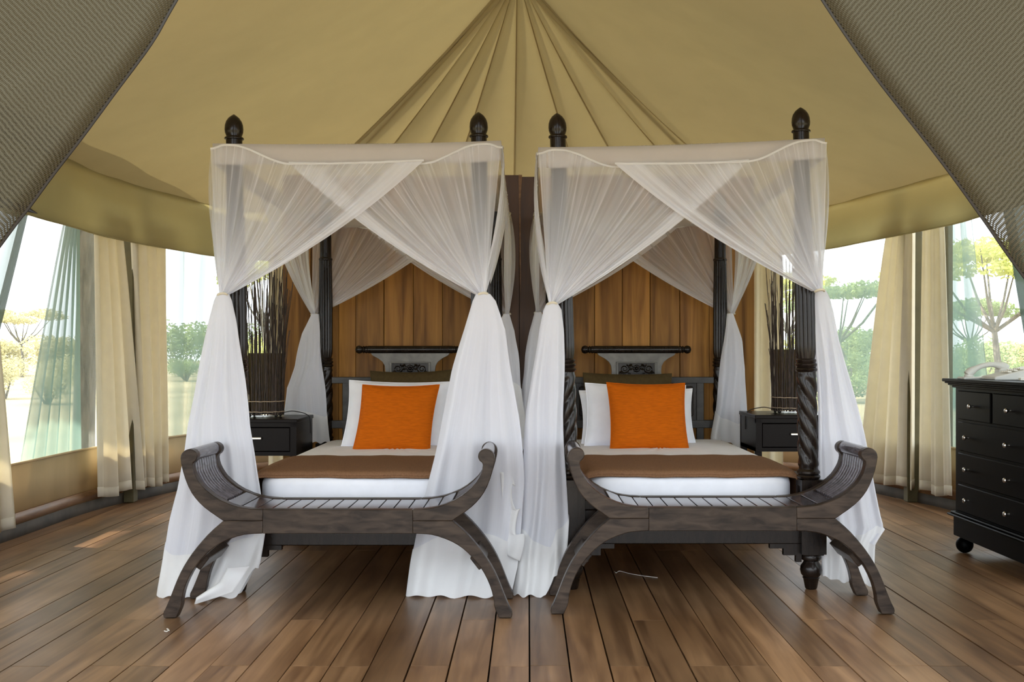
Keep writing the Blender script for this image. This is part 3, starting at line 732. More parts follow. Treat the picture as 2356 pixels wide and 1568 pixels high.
def pillow(name, mat, bottom, w, h, t, tilt, yaw, label, cat, group, roll=0.0, pinch=0.07, shear=0.0, seed=0):
    """soft pillow standing on its lower edge at bottom (world), leaning back by tilt"""
    rng = random.Random(seed); ph = [rng.uniform(0, 6) for _ in range(4)]
    rot = Matrix.Rotation(yaw, 3, 'Z') @ Matrix.Rotation(-tilt, 3, 'X') @ Matrix.Rotation(roll, 3, 'Y')
    def side(sg):
        def fn(a, b):
            u, v = 2 * a - 1, 2 * b - 1
            x = w / 2 * u * (1 - pinch * (1 - v * v)); z = h / 2 * v * (1 - pinch * (1 - u * u))
            k = max(0, (1 - u ** 4) * (1 - v ** 4)) ** 0.55; x += shear * (z + h / 2); y = sg * t / 2 * k + 0.004 * math.sin(5 * u + ph[0]) * math.sin(4 * v + ph[1]) * k + 0.006 * k * math.sin(9 * u * v + ph[2])
            return Vector(bottom) + rot @ Vector((x, y, z + h / 2 * (1 - pinch * 0.6)))
        return fn
    mb = MB(); mb.grid(side(-1), 30, 30); o2 = len(mb.f); mb.grid(side(1), 30, 30); mb.f = mb.f[:o2] + [f[::-1] for f in mb.f[o2:]]
    r = thing(name, bottom, label, cat, group)
    mb.build('cover', mat, r, smooth=70)
    ed = [side(-1)(k / 24, 0) for k in range(25)] + [side(-1)(1, k / 24) for k in range(1, 25)] + [side(-1)(1 - k / 24, 1) for k in range(1, 25)] + [side(-1)(0, 1 - k / 24) for k in range(1, 25)]
    MB().tube(ed, 0.0028, 6).build('seam', mat, r)
for who, uo, uw, uc in (('left', 900, 0, 0), ('right', 0, 0, 0)):
    pass
ZB = 0.512
gW, gO, gC = 'white pillows', 'olive cushions', 'orange cushions'
pillow('cushion', M['orange'], W(899, 1042, 5.93) , 0.425, 0.39, 0.13, R(14), R(3), 'square orange cushion on the left bed', 'cushion', gC, R(0), 0.06, 0.13, seed=1)
pillow('cushion', M['orange'], W(1495, 1038, 5.98), 0.438, 0.395, 0.13, R(14), 0, 'square orange cushion on the right bed', 'cushion', gC, R(0.5), 0.065, -0.04, seed=2)
pillow('pillow', M['linen'], W(902, 1030, 6.16), 0.58, 0.40, 0.13, R(16), R(2), 'white pillow standing behind the orange cushion of the left bed', 'pillow', gW, R(1), 0.06, 0.07, seed=3)
pillow('pillow', M['linen'], W(1462, 1027, 6.20), 0.585, 0.375, 0.12, R(16), 0, 'front white pillow right behind the orange cushion of the right bed', 'pillow', gW, R(1.5), 0.06, seed=4)
pillow('pillow', M['linen'], W(1469, 1022, 6.36), 0.675, 0.34, 0.12, R(18), 0, 'rear white pillow of the right bed, corners showing at both sides', 'pillow', gW, R(-1), 0.06, seed=5)
pillow('cushion', M['olive'], W(946, 1016, 6.52), 0.51, 0.455, 0.12, R(16), 0, 'dark olive cushion against the headboard of the left bed', 'cushion', gO, R(-1), 0.07, seed=6)
pillow('cushion', M['olive'], W(1446, 1014, 6.56), 0.545, 0.43, 0.11, R(16), 0, 'dark olive cushion against the headboard of the right bed', 'cushion', gO, R(0.5), 0.05, seed=7)

# ------------------------------------------------------------------ mosquito nets
def net_fan(parent, top, tie, sag=0.05, c0=0.36, seed=0, hem=True, hb=0.7, bulge=None):
    rng = random.Random(seed); ph = [rng.uniform(0, 6) for _ in range(6)]
    a0, a1 = top(0.0), top(1.0); nrm = (Vector(a1) - Vector(a0)).cross(Vector(tie) - Vector(a0)).normalized()
    along = (Vector(a1) - Vector(a0)).normalized()
    def fn(s, t):
        e = Vector(tie) + along * (s - 0.3) * 0.045 + nrm * 0.012 * math.sin(s * 17)
        p = Vector(top(s)).lerp(e, t); p.z -= sag * 4 * t * (1 - t) * (1 - 0.35 * t) * s ** 0.7
        amp = 0.006 * math.sin(math.pi * min(1, t * 0.9 + 0.1)); w = math.sin(s * 60 + ph[0]) + 0.7 * math.sin(s * 97 + ph[1]) + 0.6 * math.sin(s * 31 + ph[2])
        if bulge: p += Vector(bulge) * math.sin(math.pi * t ** 0.8) * (1 - s) ** 2
        return p + nrm * amp * w
    def cov(s, t):
        g = min(7, (1 / max(0.06, 1 - t * 0.96)) ** 0.95); c = 1 - (1 - c0) ** g
        h = sstep(0.84, 0.90, s) if hem else 0; c = 1 - (1 - c) * (1 - hb * h)
        q = math.sin(s * 60 + ph[0]) + 0.7 * math.sin(s * 97 + ph[1]); c = 1 - (1 - c) * (1 - 0.12 * max(0, q))
        return min(0.985, c)
    MB().grid(fn, 150, 34, cov=cov, uvf=lambda a, b: (a + seed * 0.37, b)).build('curtain_fan', M['net'], parent, smooth=75)
    MB().tube([fn(k / 60, 0.0) for k in range(61)], 0.005, 6).build('seam', M['net_hem'], parent)
def skirt(parent, tab, Y0, zb, hem_h, seed, b0=0.022, b1=0.03, folds=9, fwd=0.0, c0=0.9):
    """gathered tail of a net curtain: tab rows are (v, u_left, u_right) seen at depth Y0"""
    rng = random.Random(seed); ph = [rng.uniform(0, 6) for _ in range(8)]
    rows = [(H - (v - CY) * Y0 / F, (a - CX) * Y0 / F, (b - CX) * Y0 / F) for v, a, b in tab]
    rows = [(-z, a, b) for z, a, b in rows]                     # increasing downwards
    ztop = -rows[0][0]
    def fn(a, t):
        th = 2 * math.pi * a; c, s = math.cos(th), math.sin(th); zlow = zb(c) if callable(zb) else zb
        z = lerp(ztop, zlow, t); xl, xr = interp(rows, -z); m, hw = (xl + xr) / 2, (xr - xl) / 2
        cc = math.copysign(abs(c) ** 0.8, c)
        f = sstep(0.0, 0.35, t); pl = math.sin(cc * folds + ph[0] + 0.6 * t) + 0.6 * math.sin(cc * folds * 1.9 + ph[1]) + 0.4 * math.sin(cc * 4 + ph[2] + t * 2)
        y = Y0 + lerp(b0, b1, t) * s + 0.011 * pl * f - fwd * sstep(0.16, 0.0, z - zlow) * (0.5 - 0.5 * s)
        x = m + hw * cc + 0.006 * math.sin(t * 9 + ph[3] + c * 3) * f
        return Vector((x, y, z + (0.006 * math.sin(c * 13 + ph[4]) if t > 0.9 else 0)))
    hl = ztop - (zb(0) if callable(zb) else zb); th = 1 - hem_h / hl
    def cov(a, t):
        return min(0.985, c0 + 0.08 * (1 - sstep(0, 0.2, t)))
    MB().grid(lambda a, b: fn(a, b * th), 110, 36, close=True, cov=lambda a, b: cov(a, b * th), uvf=lambda a, b: (abs(2 * a - 1) * 0.7 + seed * 0.3, b)).build('net_tail', M['net'], parent, smooth=70)
    def hf(a, b):
        p = fn(a, lerp(th, 1.0, b) - (1 - b) * (0.03 + 0.03 * math.sin(a * 13 + ph[5]))); return p + Vector((0.003 * math.cos(2 * math.pi * a), 0.004 * math.sin(2 * math.pi * a), 0))
    MB().grid(hf, 110, 8, close=True).build('cotton_hem', M['net_hem'], parent, smooth=70)
    return fn
def tie_ring(parent, p, r=0.02):
    MB().tube([(p[0] + r * math.cos(k / 10 * 6.283), p[1] + 0.8 * r * math.sin(k / 10 * 6.283), p[2] + 0.004 * math.sin(k)) for k in range(11)], 0.0055, 6).build('tie', M['tie'], parent)
def canopy(label, xl, xr, yf, yr, zfl, zfr, zr, ties, over):
    """top band round the posts, roof net, four corner curtains each gathered to a tie"""
    t = thing('mosquito_net', ((xl + xr) / 2, (yf + yr) / 2, zfl), label, 'mosquito net', 'white mosquito nets')
    BH = 0.088
    def zt(x, y):
        f = (x - xl) / (xr - xl); return lerp(lerp(zfl, zfr, f), zr, (y - yf) / (yr - yf))
    def strip(p, q):
        def fn(a, b):
            x, y = lerp(p[0], q[0], a), lerp(p[1], q[1], a); d = 0.010 * math.sin(math.pi * a)
            return (x, y, zt(x, y) - b * BH - d - 0.003 * math.sin(a * 23) * b)
        return MB().grid(fn, 24, 3)
    for p, q in (((xl, yf), (xr, yf)), ((xr, yf), (xr, yr)), ((xr, yr), (xl, yr)), ((xl, yr), (xl, yf))):
        strip(p, q).build('top_band', M['band'], t, smooth=60, solid=0.003)
    MB().grid(lambda a, b: (lerp(xl, xr, a), lerp(yf, yr, b), zt(lerp(xl, xr, a), lerp(yf, yr, b)) - 0.006 - 0.03 * math.sin(math.pi * a) * math.sin(math.pi * b)), 16, 20, cov=lambda a, b: 0.4).build('roof_net', M['net'], t, smooth=60)
    def edge(cx, cyy, dx, dy, length, lift):
        """top edge of a curtain leaving the corner (cx,cyy) along (dx,dy)"""
        def fn(s):
            d = s * length; z = zt(cx + dx * d, cyy + dy * d)
            drop = lerp(0.012, BH, sstep(0.09, 0.34, d)) + 0.018 * (1 - sstep(0, 0.06, d)) + 0.010 * math.sin(math.pi * min(1, s))
            ox, oy = lift
            return Vector((cx + dx * d + ox, cyy + dy * d + oy, z - drop))
        return fn
    wx, wy = xr - xl, yr - yf
    for key, tie in ties.items():
        fx = xl if key[1] == 'L' else xr; fy = yf if key[0] == 'F' else yr
        sx = 1 if key[1] == 'L' else -1; sy = 1 if key[0] == 'F' else -1
        l1 = 0.034 if key == over else 0.004
        net_fan(t, edge(fx, fy, sx, 0, wx * 0.735, (0, -sy * l1)), tie, 0.05, 0.35, (ord(key[0]) * 3 + ord(key[1])) % 13 + (0 if xl < 0 else 20))
        net_fan(t, edge(fx, fy, 0, sy, wy * 0.62, (-sx * 0.005, 0)), Vector(tie) + Vector((0, sy * 0.012, 0)), 0.07, 0.34, ord(key[1]) % 11 + ord(key[0]) % 7 + (3 if xl < 0 else 23), bulge=(-sx * 0.03, 0, 0))
        tie_ring(t, tie)
    return t
netL = canopy('white mosquito net draped and tied over the left bed', -1.362, -0.118, 4.695, 6.87, 1.945, 1.957, 1.93,
              {'FL': W(512, 677, 4.665), 'FR': W(1111, 676, 4.665), 'RL': W(723, 722, 6.80), 'RR': W(1167, 722, 6.80)}, 'FL')
netR = canopy('white mosquito net draped and tied over the right bed', 0.045, 1.292, 4.735, 6.90, 1.936, 1.977, 1.94,
              {'FL': W(1270, 698, 4.705), 'FR': W(1886, 668, 4.705), 'RL': W(1237, 718, 6.83), 'RR': W(1683, 721, 6.83)}, 'FR')
YS = 4.675
skirt(netL, [(676, 500, 527), (690, 493, 533), (740, 480, 545), (850, 455, 560), (980, 430, 575), (1040, 425, 588), (1120, 413, 603), (1200, 392, 615), (1290, 375, 600), (1385, 362, 566)], YS,
      lambda c: 0.004 + (0.12 * sstep(0.72, 0.95, c)), 0.17, 1, fwd=0.05)
skirt(netL, [(676, 1095, 1128), (690, 1088, 1140), (760, 1068, 1164), (850, 1040, 1176), (960, 1015, 1192), (1040, 1000, 1200), (1110, 985, 1206), (1225, 962, 1202), (1300, 946, 1192), (1375, 934, 1172)], YS,
      lambda c: 0.006, 0.19, 2, fwd=0.03)
YS2 = 4.715
skirt(netR, [(698, 1257, 1284), (712, 1250, 1292), (760, 1240, 1297), (850, 1225, 1298), (950, 1212, 1298), (1100, 1204, 1303), (1200, 1196, 1305), (1250, 1190, 1302), (1330, 1184, 1292), (1375, 1180, 1278)], YS2,
      lambda c: 0.004 + 0.09 * sstep(0.3, 0.5, c), 0.2, 3, folds=7, fwd=0.05)
skirt(netR, [(668, 1873, 1900), (682, 1868, 1908), (720, 1868, 1918), (780, 1872, 1930), (880, 1876, 1955), (1000, 1880, 1985), (1120, 1884, 2012), (1190, 1888, 2028), (1215, 1890, 2036), (1250, 1892, 2012), (1345, 1890, 2006)], 4.80,
      lambda c: 0.035 - 0.02 * c, 0.18, 4, fwd=0.0)
skirt(netL, [(722, 717, 733), (766, 696, 737), (842, 679, 742), (892, 659, 747), (955, 654, 753), (1018, 655, 762)], 6.72, lambda c: 0.492, 0.16, 5, folds=6, c0=0.85)
skirt(netL, [(722, 1158, 1172), (761, 1140, 1184), (811, 1128, 1191), (877, 1120, 1197), (960, 1118, 1210), (1012, 1118, 1217)], 6.72, lambda c: 0.500, 0.32, 6, folds=6, c0=0.85)
skirt(netR, [(718, 1230, 1246), (761, 1219, 1260), (818, 1207, 1270), (884, 1200, 1280), (960, 1198, 1286), (1030, 1196, 1290)], 6.75, lambda c: 0.47, 0.15, 7, folds=6, c0=0.85)
skirt(netR, [(721, 1673, 1687), (781, 1666, 1707), (846, 1658, 1716), (899, 1650, 1717), (1003, 1637, 1718), (1036, 1640, 1718)], 6.75, lambda c: 0.50 - 0.05 * sstep(-0.2, 0.4, c), 0.14, 8, folds=5, c0=0.85)
def fold(a, b):
    u0, v0 = interp([(0, 574, 1302), (0.5, 536, 1362), (1, 447, 1390)], a); u1, v1 = interp([(0, 522, 1306), (0.5, 506, 1338), (1, 452, 1374)], a)
    return W(lerp(u1, u0, b), lerp(v1, v0, b), 4.505 + 0.02 * (1 - a) - 0.02 * math.sin(b * 3.1) * (1 - b) + 0.004 * math.sin(a * 14))
MB().grid(fold, 24, 10).build('hem_fold', M['net_hem'], netL, smooth=70, solid=0.002)
# ragged hem edge folding down the inner side of the left net
def rag(a, b):
    v = lerp(1086, 1278, b); wz = 1 + 0.25 * math.sin(b * 17); uL = lerp(1150, 1168, b); u = uL + a * lerp(26, 36, b) * wz
    p = W(u, v + 14 * a * math.sin(b * 21), 4.648 - 0.006 * math.sin(a * 6 + b * 5)); return p
MB().grid(rag, 14, 40).build('hem_fold', M['net_hem'], netL, smooth=70, solid=0.002)
def rag2(a, b):
    v = lerp(1005, 1130, b); u = lerp(1176, 1186, b) + a * lerp(30, 24, b) * (1 + 0.2 * math.sin(b * 13)); return W(u, v + 9 * a * math.sin(b * 15), 4.76 - 0.008 * math.sin(a * 5 + b * 4))
MB().grid(rag2, 12, 30).build('hem_fold', M['net_hem'], netL, smooth=70, solid=0.002)

# ------------------------------------------------------------------ curved benches
ARM = [(0.449, 0.382), (0.516, 0.428), (0.552, 0.462), (0.580, 0.502), (0.603, 0.560), (0.6165, 0.620), (0.614, 0.642), (0.601, 0.657), (0.582, 0.664), (0.565, 0.660), (0.552, 0.648), (0.549, 0.632), (0.556, 0.617), (0.570, 0.607),
       (0.5655, 0.575), (0.550, 0.543), (0.528, 0.513), (0.473, 0.469), (0.405, 0.440), (0.35, 0.429), (0.294, 0.426), (0.294, 0.382)]
LEG = [(0.449, 0.382), (0.294, 0.382), (0.294, 0.3325), (0.335, 0.331), (0.379, 0.326), (0.439, 0.305), (0.480, 0.282), (0.516, 0.252), (0.553, 0.210), (0.581, 0.165), (0.602, 0.115), (0.612, 0.07), (0.613, 0.045), (0.632, 0.002), (0.681, 0.002), (0.685, 0.020), (0.672, 0.044), (0.655, 0.085),
       (0.632, 0.145), (0.610, 0.193), (0.578, 0.245), (0.5415, 0.292), (0.50, 0.338)]
INNER = [(0.0, 0.426), (0.294, 0.426), (0.35, 0.429), (0.405, 0.440), (0.473, 0.469), (0.528, 0.513), (0.550, 0.543), (0.5655, 0.575), (0.570, 0.605)]
def inner_z(d): return interp(INNER, abs(d))[0]
def smooth_poly(P, keep):
    """round a polygon once (corner cutting), leaving the corners listed in keep"""
    out = []
    n = len(P)
    for i in range(n):
        if i in keep: out.append(P[i]); continue
        a, b, c = P[i - 1], P[i], P[(i + 1) % n]
        out.append((lerp(b[0], a[0], 0.25), lerp(b[1], a[1], 0.25))); out.append((lerp(b[0], c[0], 0.25), lerp(b[1], c[1], 0.25)))
    return out
def bench(X, Y, label):
    t = thing('bench', (X, Y, 0), label, 'bench', 'curved slatted benches'); m = M['bench']; D = 0.38; T = 0.045
    arm, leg = smooth_poly(ARM, (0, 20, 21)), smooth_poly(LEG, (0, 1, 2, 13, 14))
    for y0 in (Y, Y + D - T):
        for s in (-1, 1):
            for nm, P in (('arm', arm), ('leg', leg)):
                pp = [(X + s * x, z) for x, z in P]; pp = pp if s > 0 else pp[::-1]
                ob = MB().prism(pp, y0, y0 + T).build(nm, m, t, smooth=28)
                bv = ob.modifiers.new('edge', 'BEVEL'); bv.width = 0.003; bv.segments = 2; bv.limit_method = 'ANGLE'; bv.angle_limit = R(40)
        MB().box(X - 0.294, X + 0.294, y0, y0 + T, 0.3325, 0.426, ch=0.002).build('seat_rail', m, t, smooth=0)
    for i in range(15):                                         # seat slats run from front to back
        d = -0.42 + i * 0.06; za, zb2 = inner_z(d - 0.028) - 0.003, inner_z(d + 0.028) - 0.003
        ang = math.atan2(zb2 - za, 0.056); zc = (za + zb2) / 2
        sl = MB().box(X + d - 0.0275, X + d + 0.0275, Y + T, Y + D - T, zc - 0.014, zc, rot=Matrix.Rotation(-ang, 3, 'Y'), ch=0.0015); sl.build('slat', M['slat'], t, smooth=0)
    for s in (-1, 1):
        ds = [(0.452, 0.4585), (0.475, 0.4705), (0.503, 0.490), (0.528, 0.513), (0.541, 0.529), (0.552, 0.547), (0.5655, 0.575), (0.568, 0.592), (0.571, 0.612), (0.574, 0.632)]
        for k in range(9):
            yy = lerp(Y + T + 0.018, Y + D - T - 0.018, k / 8)
            MB().tube([(X + s * (x + 0.006), yy, z - 0.008) for x, z in catmull(ds, 4)], 0.0095, 8).build('back_slat', M['slat'], t, smooth=60)
        mb = MB().tube([(X + s * 0.582, Y + T - 0.005, 0.637), (X + s * 0.582, Y + D - T + 0.005, 0.637)], 0.026, 20); mb.build('scroll_roll', M['slat'], t, smooth=50)
        MB().box(X + s * 0.548 - 0.018, X + s * 0.548 + 0.018, Y + T - 0.002, Y + D - T + 0.002, 0.185, 0.245, rot=Matrix.Rotation(-s * R(38), 3, 'Y'), ch=0.003).build('stretcher', m, t, smooth=0)
        MB().box(X + s * 0.42 - 0.016, X + s * 0.42 + 0.016, Y + T - 0.002, Y + D - T + 0.002, 0.345, 0.40, ch=0.003).build('stretcher', m, t, smooth=0)
    return t
b1 = bench(-0.746, 4.255, 'curved dark slatted bench at the foot of the left bed')
b2 = dup(b1, (0.774, 4.318, 0), 'curved dark slatted bench at the foot of the right bed')

# ------------------------------------------------------------------ nightstands and stick lamps
def nightstand(x0, x1, Y0, Y1, top, label):
    t = thing('nightstand', ((x0 + x1) / 2, (Y0 + Y1) / 2, 0), label, 'nightstand', 'espresso nightstands'); m = M['espresso']; z0 = top - 0.21
    MB().box(x0 - 0.006, x1 + 0.006, Y0 - 0.006, Y1 + 0.006, top - 0.022, top, ch=0.003).build('top', m, t, smooth=0)
    bd = MB(); bd.box(x0, x0 + 0.035, Y0, Y1, z0, top - 0.022); bd.box(x1 - 0.035, x1, Y0, Y1, z0, top - 0.022); bd.box(x0, x1, Y1 - 0.03, Y1, z0, top - 0.022)
    bd.box(x0, x1, Y0 + 0.01, Y1, z0, z0 + 0.022); bd.box(x0, x1, Y0, Y0 + 0.03, top - 0.045, top - 0.022); bd.build('body', m, t, smooth=0)
    dr = MB().box(x0 + 0.038, x1 - 0.038, Y0 + 0.004, Y0 + 0.03, z0 + 0.026, top - 0.05, ch=0.003).build('drawer', m, t, smooth=0)
    h = MB(); xm = (x0 + x1) / 2; h.box(xm - 0.04, xm + 0.04, Y0 - 0.018, Y0 - 0.010, z0 + 0.095, z0 + 0.107, ch=0.002)
    for s in (-1, 1): h.box(xm + s * 0.03 - 0.004, xm + s * 0.03 + 0.004, Y0 - 0.012, Y0 + 0.006, z0 + 0.097, z0 + 0.105)
    h.build('handle', M['steel'], dr, smooth=0)['label'] = 'short steel bar handle'
    for xx in (x0 + 0.0175, x1 - 0.0175):
        for yy in (Y0 + 0.02, Y1 - 0.02): MB().box(xx - 0.0175, xx + 0.0175, yy - 0.02, yy + 0.02, 0.0, z0, ch=0.002).build('leg', m, t, smooth=0)
    MB().box(x0 + 0.03, x1 - 0.03, Y0 + 0.02, Y1 - 0.02, 0.14, 0.16, ch=0.002).build('shelf', m, t, smooth=0)
nightstand(-1.79, -1.318, 6.18, 6.64, 0.668, 'dark nightstand with one drawer at the outer side of the left bed')
nightstand(1.30, 1.772, 6.2, 6.66, 0.690, 'dark nightstand with one drawer at the outer side of the right bed')
def stick_lamp(x, y, z, label, cord_dir, seed):
    rng = random.Random(seed); t = thing('stick_lamp', (x, y, z), label, 'lamp', 'lamps made of bundled sticks')
    ft = MB()
    for a in (35, 145, 215, 325):
        q = (x + 0.095 * math.cos(R(a)), y + 0.095 * math.sin(R(a)), z + 0.0105)
        MB().ball(q, 0.0105, 12, 8).build('foot', M['cordm'], t)
    ring = MB(); ring.lathe([(0.02, z + 0.02), (0.104, z + 0.02), (0.104, z + 0.03), (0.02, z + 0.03)], x, y, 32); ring.build('base_ring', M['espresso'], t)
    dr = MB(); dr.grid(lambda a, b: (x + lerp(0.088, 0.098, b) * math.cos(a * 6.2832), y + lerp(0.088, 0.098, b) * math.sin(a * 6.2832), lerp(z + 0.03, z + 0.375, b)), 36, 4, close=True); dr.build('inner_shade', M['drum'], t)
    sk = MB()
    for k in range(150):
        a = rng.uniform(0, 6.283); r0 = 0.102 + rng.uniform(-0.004, 0.008); top = rng.uniform(0.62, 0.98) if k % 4 else rng.uniform(0.36, 0.6)
        fl = rng.uniform(-0.01, 0.05) if k % 7 else rng.uniform(0.05, 0.10); rr = rng.uniform(0.0016, 0.0034); pts = []; rad = []
        da = rng.uniform(-0.10, 0.10)
        for q in range(9):
            f = q / 8; r1 = r0 + fl * f * f * top; aa = a + da * f + rng.uniform(-0.02, 0.02) * (1 if q else 0)
            pts.append((x + r1 * math.cos(aa) + rng.uniform(-1, 1) * 0.0022, y + r1 * math.sin(aa), z + 0.012 + f * top)); rad.append(rr * rng.uniform(0.7, 1.35) * (1 - 0.3 * f))
        sk.tube(pts, rad, 5)
    sk.build('sticks', M['stick'], t, smooth=60, kind='stuff')
    for zz in (z + 0.032, z + 0.093):
        MB().tube([(x + 0.111 * math.cos(k / 32 * 6.2832), y + 0.111 * math.sin(k / 32 * 6.2832), zz + 0.0012 * math.sin(k * 2.3)) for k in range(33)], 0.003, 6).build('rope_band', M['rope'], t)
    c = cord_dir; pts = [(x + c * 0.09, y + 0.05, z + 0.02), (x + c * 0.14, y + 0.06, z + 0.03), (x + c * 0.19, y + 0.06, z + 0.024), (x + c * 0.232, y + 0.05, z + 0.012), (x + c * 0.255, y + 0.05, z - 0.015), (x + c * 0.258, y + 0.05, z - 0.10)]
    MB().tube(catmull(pts, 6), 0.0028, 6).build('cord', M['cordm'], t)
stick_lamp(-1.553, 6.42, 0.668, 'tall lamp of bundled dark sticks on the nightstand of the left bed', 1, 3)
stick_lamp(1.555, 6.44, 0.690, 'tall lamp of bundled dark sticks on the nightstand of the right bed', -1, 4)

# ------------------------------------------------------------------ black chest of drawers, phone
def chest():
    xf, xb, y0, y1 = 2.238, 2.80, 4.78, 5.69; m = M['black']
    t = thing('chest_of_drawers', ((xf + xb) / 2, (y0 + y1) / 2, 0), 'black chest of drawers with ball feet at the right wall', 'chest')
    MB().box(xf, xb, y0, y1, 0.19, 0.87, ch=0.004).build('body', m, t, smooth=0)
    def frame_x(z): return z
    tp = MB()
    for (o, z0, z1) in ((0.052, 0.893, 0.909), (0.042, 0.884, 0.894), (0.03, 0.874, 0.885), (0.014, 0.862, 0.875)): tp.box(xf - o, xb, y0 - o, y1 + o, z0, z1, ch=0.003)
    tp.build('top', m, t, smooth=0)
    pl = MB(); pl.box(xf - 0.008, xb, y0 - 0.008, y1 + 0.008, 0.09, 0.195, ch=0.003); pl.build('plinth', m, t, smooth=0)
    ml = MB(); ml.box(xf - 0.034, xb, y0 - 0.034, y1 + 0.034, 0.194, 0.205, ch=0.004); ml.box(xf - 0.020, xb, y0 - 0.02, y1 + 0.02, 0.204, 0.216, ch=0.004); ml.build('base_moulding', m, t, smooth=0)
    for yy in (y0 + 0.07, y1 - 0.02):
        for xx in (xf + 0.04, xb - 0.05):
            ft = MB(); ft.ball((xx, yy, 0.044), 0.044, 20, 12); ft.lathe([(0.02, 0.08), (0.026, 0.084), (0.026, 0.092)], xx, yy, 16); ft.build('foot', m, t, smooth=60)
    ym = (y0 + y1) / 2
    cells = [(ym + 0.012, y1 - 0.045, 0.70, 0.848, [0.5]), (y0 + 0.045, ym - 0.012, 0.70, 0.848, [0.5])]
    for z0, z1 in ((0.538, 0.688), (0.376, 0.526), (0.225, 0.364)): cells.append((y0 + 0.045, y1 - 0.045, z0, z1, [0.26, 0.83]))
    for a, b, z0, z1, ks in cells:
        dm = MB(); dm.box(xf - 0.007, xf + 0.01, a, b, z0, z1, ch=0.004)
        d = dm.build('drawer', m, t, smooth=0)
        for k in ks:
            yy = lerp(a, b, k); zz = (z0 + z1) / 2
            kb = MB(); kb.lathe([(0.006, 0.0), (0.005, 0.010), (0.006, 0.014), (0.011, 0.018), (0.0125, 0.023), (0.010, 0.028), (0.003, 0.030)], 0, 0, 16)
            kb.v = [(xf - 0.006 - z, yy + x, zz + y) for x, y, z in kb.v]; kb.build('knob', M['steel'], d, smooth=50)['label'] = 'round metal knob'
chest()
def phone():
    z = 0.909; c = Vector((2.335, 5.46, z)); t = thing('telephone', c, 'pale grey desk telephone on the black chest of drawers', 'telephone'); m = M['plastic']
    b = MB(); poly = [(-0.115, 0.0), (0.115, 0.0), (0.115, 0.062), (0.095, 0.066), (-0.105, 0.018), (-0.115, 0.012)]
    b.prism(poly[::-1], -0.085, 0.085); b.v = [(x + c.x + 0.05, y + c.y - 0.09, zz + z) for x, y, zz in b.v]
    o = b.build('base', m, t, smooth=20); bv = o.modifiers.new('edge', 'BEVEL'); bv.width = 0.006; bv.segments = 3
    ks = MB()
    for i in range(3):
        for j in range(4):
            xx = c.x + 0.02 + i * 0.03; yy = c.y - 0.14 + j * 0.022; zz = z + 0.018 + (xx - c.x + 0.055) * 0.24 + 0.004; ks.box(xx - 0.009, xx + 0.009, yy - 0.007, yy + 0.007, zz - 0.002, zz + 0.004)
    ks.build('keypad', M['paper'], t, smooth=0)
    hs = MB(); pts = []
    for k in range(17):
        f = k / 16; pts.append((c.x - 0.105 + 0.20 * f, c.y + 0.055, z + 0.022 + 0.036 * math.sin(math.pi * min(1, f * 1.02)) ** 0.7 + 0.03 * f))
    hs.tube(pts, [0.021, 0.023, 0.020, 0.016, 0.014, 0.013, 0.013, 0.013, 0.013, 0.013, 0.013, 0.014, 0.016, 0.019, 0.023, 0.024, 0.021], 14)
    hs.ball((pts[0][0] + 0.006, pts[0][1], z + 0.016), 0.023, 14, 8, (1, 1.1, 0.7)); hs.ball((pts[-1][0] - 0.004, pts[-1][1], pts[-1][2] - 0.012), 0.025, 14, 8, (1, 1.1, 0.7))
    hs.build('handset', m, t, smooth=60)
    cr = MB(); cr.box(c.x + 0.045, c.x + 0.11, c.y + 0.02, c.y + 0.09, z, z + 0.055, ch=0.006); cr.box(c.x - 0.14, c.x + 0.1, c.y + 0.01, c.y + 0.10, z, z + 0.012, ch=0.004); cr.build('cradle', m, t, smooth=0)
    co = MB(); n = 160; co.tube([(c.x - 0.05 + 0.11 * k / n + 0.007 * math.cos(k * 0.9), c.y - 0.005 + 0.02 * math.sin(k / n * 5), z + 0.012 + 0.007 * math.sin(k * 0.9)) for k in range(n)], 0.0017, 5); co.build('coiled_cord', m, t)
phone()
np_ = MB().box(2.385, 2.435, 5.26, 5.32, 0.909, 0.921, ch=0.001); tag(np_.build('notepad', M['paper'], None, smooth=0), 'small cream notepad lying on the black chest beside the phone', 'notepad')

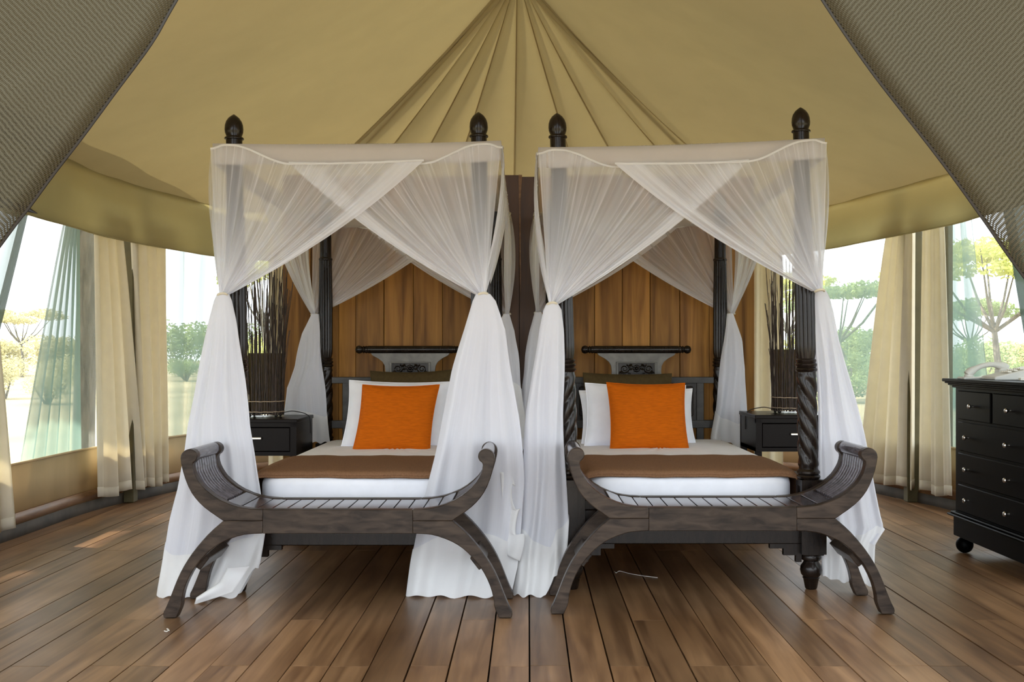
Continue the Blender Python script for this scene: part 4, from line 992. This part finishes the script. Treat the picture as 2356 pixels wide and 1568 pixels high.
# ------------------------------------------------------------------ mesh door flaps in the foreground
def flap(edge_px, Y, side, label):
    t = thing('door_flap', W(*edge_px[5], Y), label, 'tent flap', 'grey mesh door flaps')
    E = catmull([W(u, v, Y) for u, v in edge_px], 8)
    E = [Vector(p) for p in E]; n = len(E) - 1; wid = 1.25; arc = [0.0]
    for a, b in zip(E, E[1:]): arc.append(arc[-1] + (b - a).length)
    def fn(a, b):
        i = min(int(a * n), n - 1); f = a * n - i; p = E[i].lerp(E[i + 1], f); w = b * wid; r = 0.03
        out = Vector((side, 0, -0.45)).normalized()
        if w < r * 1.57: th = w / r; return p + out * r * (1 - math.cos(th)) + Vector((0, r * (1 - math.sin(th)) , 0))
        q = w - r * 1.57; return p + out * (r + q) + Vector((0, -0.05 * (1 - math.exp(-q * 3)) + 0.02 * math.sin(q * 5 + a * 4) * min(1, q * 4) , 0))
    def uvf(a, b): i = min(int(a * n), n - 1); return (lerp(arc[i], arc[i + 1], a * n - i), b * wid)
    MB().grid(fn, 60, 60, uvf=uvf).build('mesh_cloth', M['weave'], t, smooth=70)
    MB().tube([fn(k / 60, 0) + Vector((0, 0.002, 0)) for k in range(61)], 0.0035, 6).build('edge_cord', M['cordm'], t)
flap([(1120, -2150), (930, -1150), (700, -520), (520, -230), (384, 0), (333, 88), (245, 207), (172, 306), (107, 390), (50, 467), (0, 532), (-150, 740), (-420, 1150)], 1.95, -1, 'grey mesh door flap gathered to the upper left corner')
flap([(1310, -2150), (1480, -1000), (1640, -420), (1780, -210), (1913, 0), (2011, 142), (2087, 241), (2156, 329), (2217, 410), (2282, 501), (2344, 590), (2480, 780), (2760, 1200)], 1.95, 1, 'grey mesh door flap gathered to the upper right corner')
sp = [W(-60, 452, 3.6), W(0, 464, 3.6), W(40, 474, 3.6), W(70, 484, 3.6), W(86, 491, 3.6)]
tag(MB().tube(sp, [0.02, 0.017, 0.013, 0.007, 0.001], 10).build('strap_end', M['cordm'], None), 'dark pointed strap end poking out from behind the left mesh flap', 'strap')

# ------------------------------------------------------------------ bits on the floor
def thread(name, pts, r, label): tag(MB().tube(catmull(pts, 6), r, 5).build(name, M['white_cord'], None), label, 'thread')
def fl(u, v): Y = F * H / (v - CY); return (at_px(u, Y), Y, 0.0022)
thread('loose_thread', [fl(1414, 1315), fl(1418, 1318), fl(1426, 1314), fl(1450, 1320), fl(1480, 1325), fl(1513, 1329)], 0.0014, 'long white thread lying on the floor under the right bench')
thread('loose_thread', [fl(378, 1452), fl(384, 1453), fl(388, 1449), fl(384, 1447), fl(389, 1451)], 0.002, 'tiny curled white thread on the floor before the left bench')
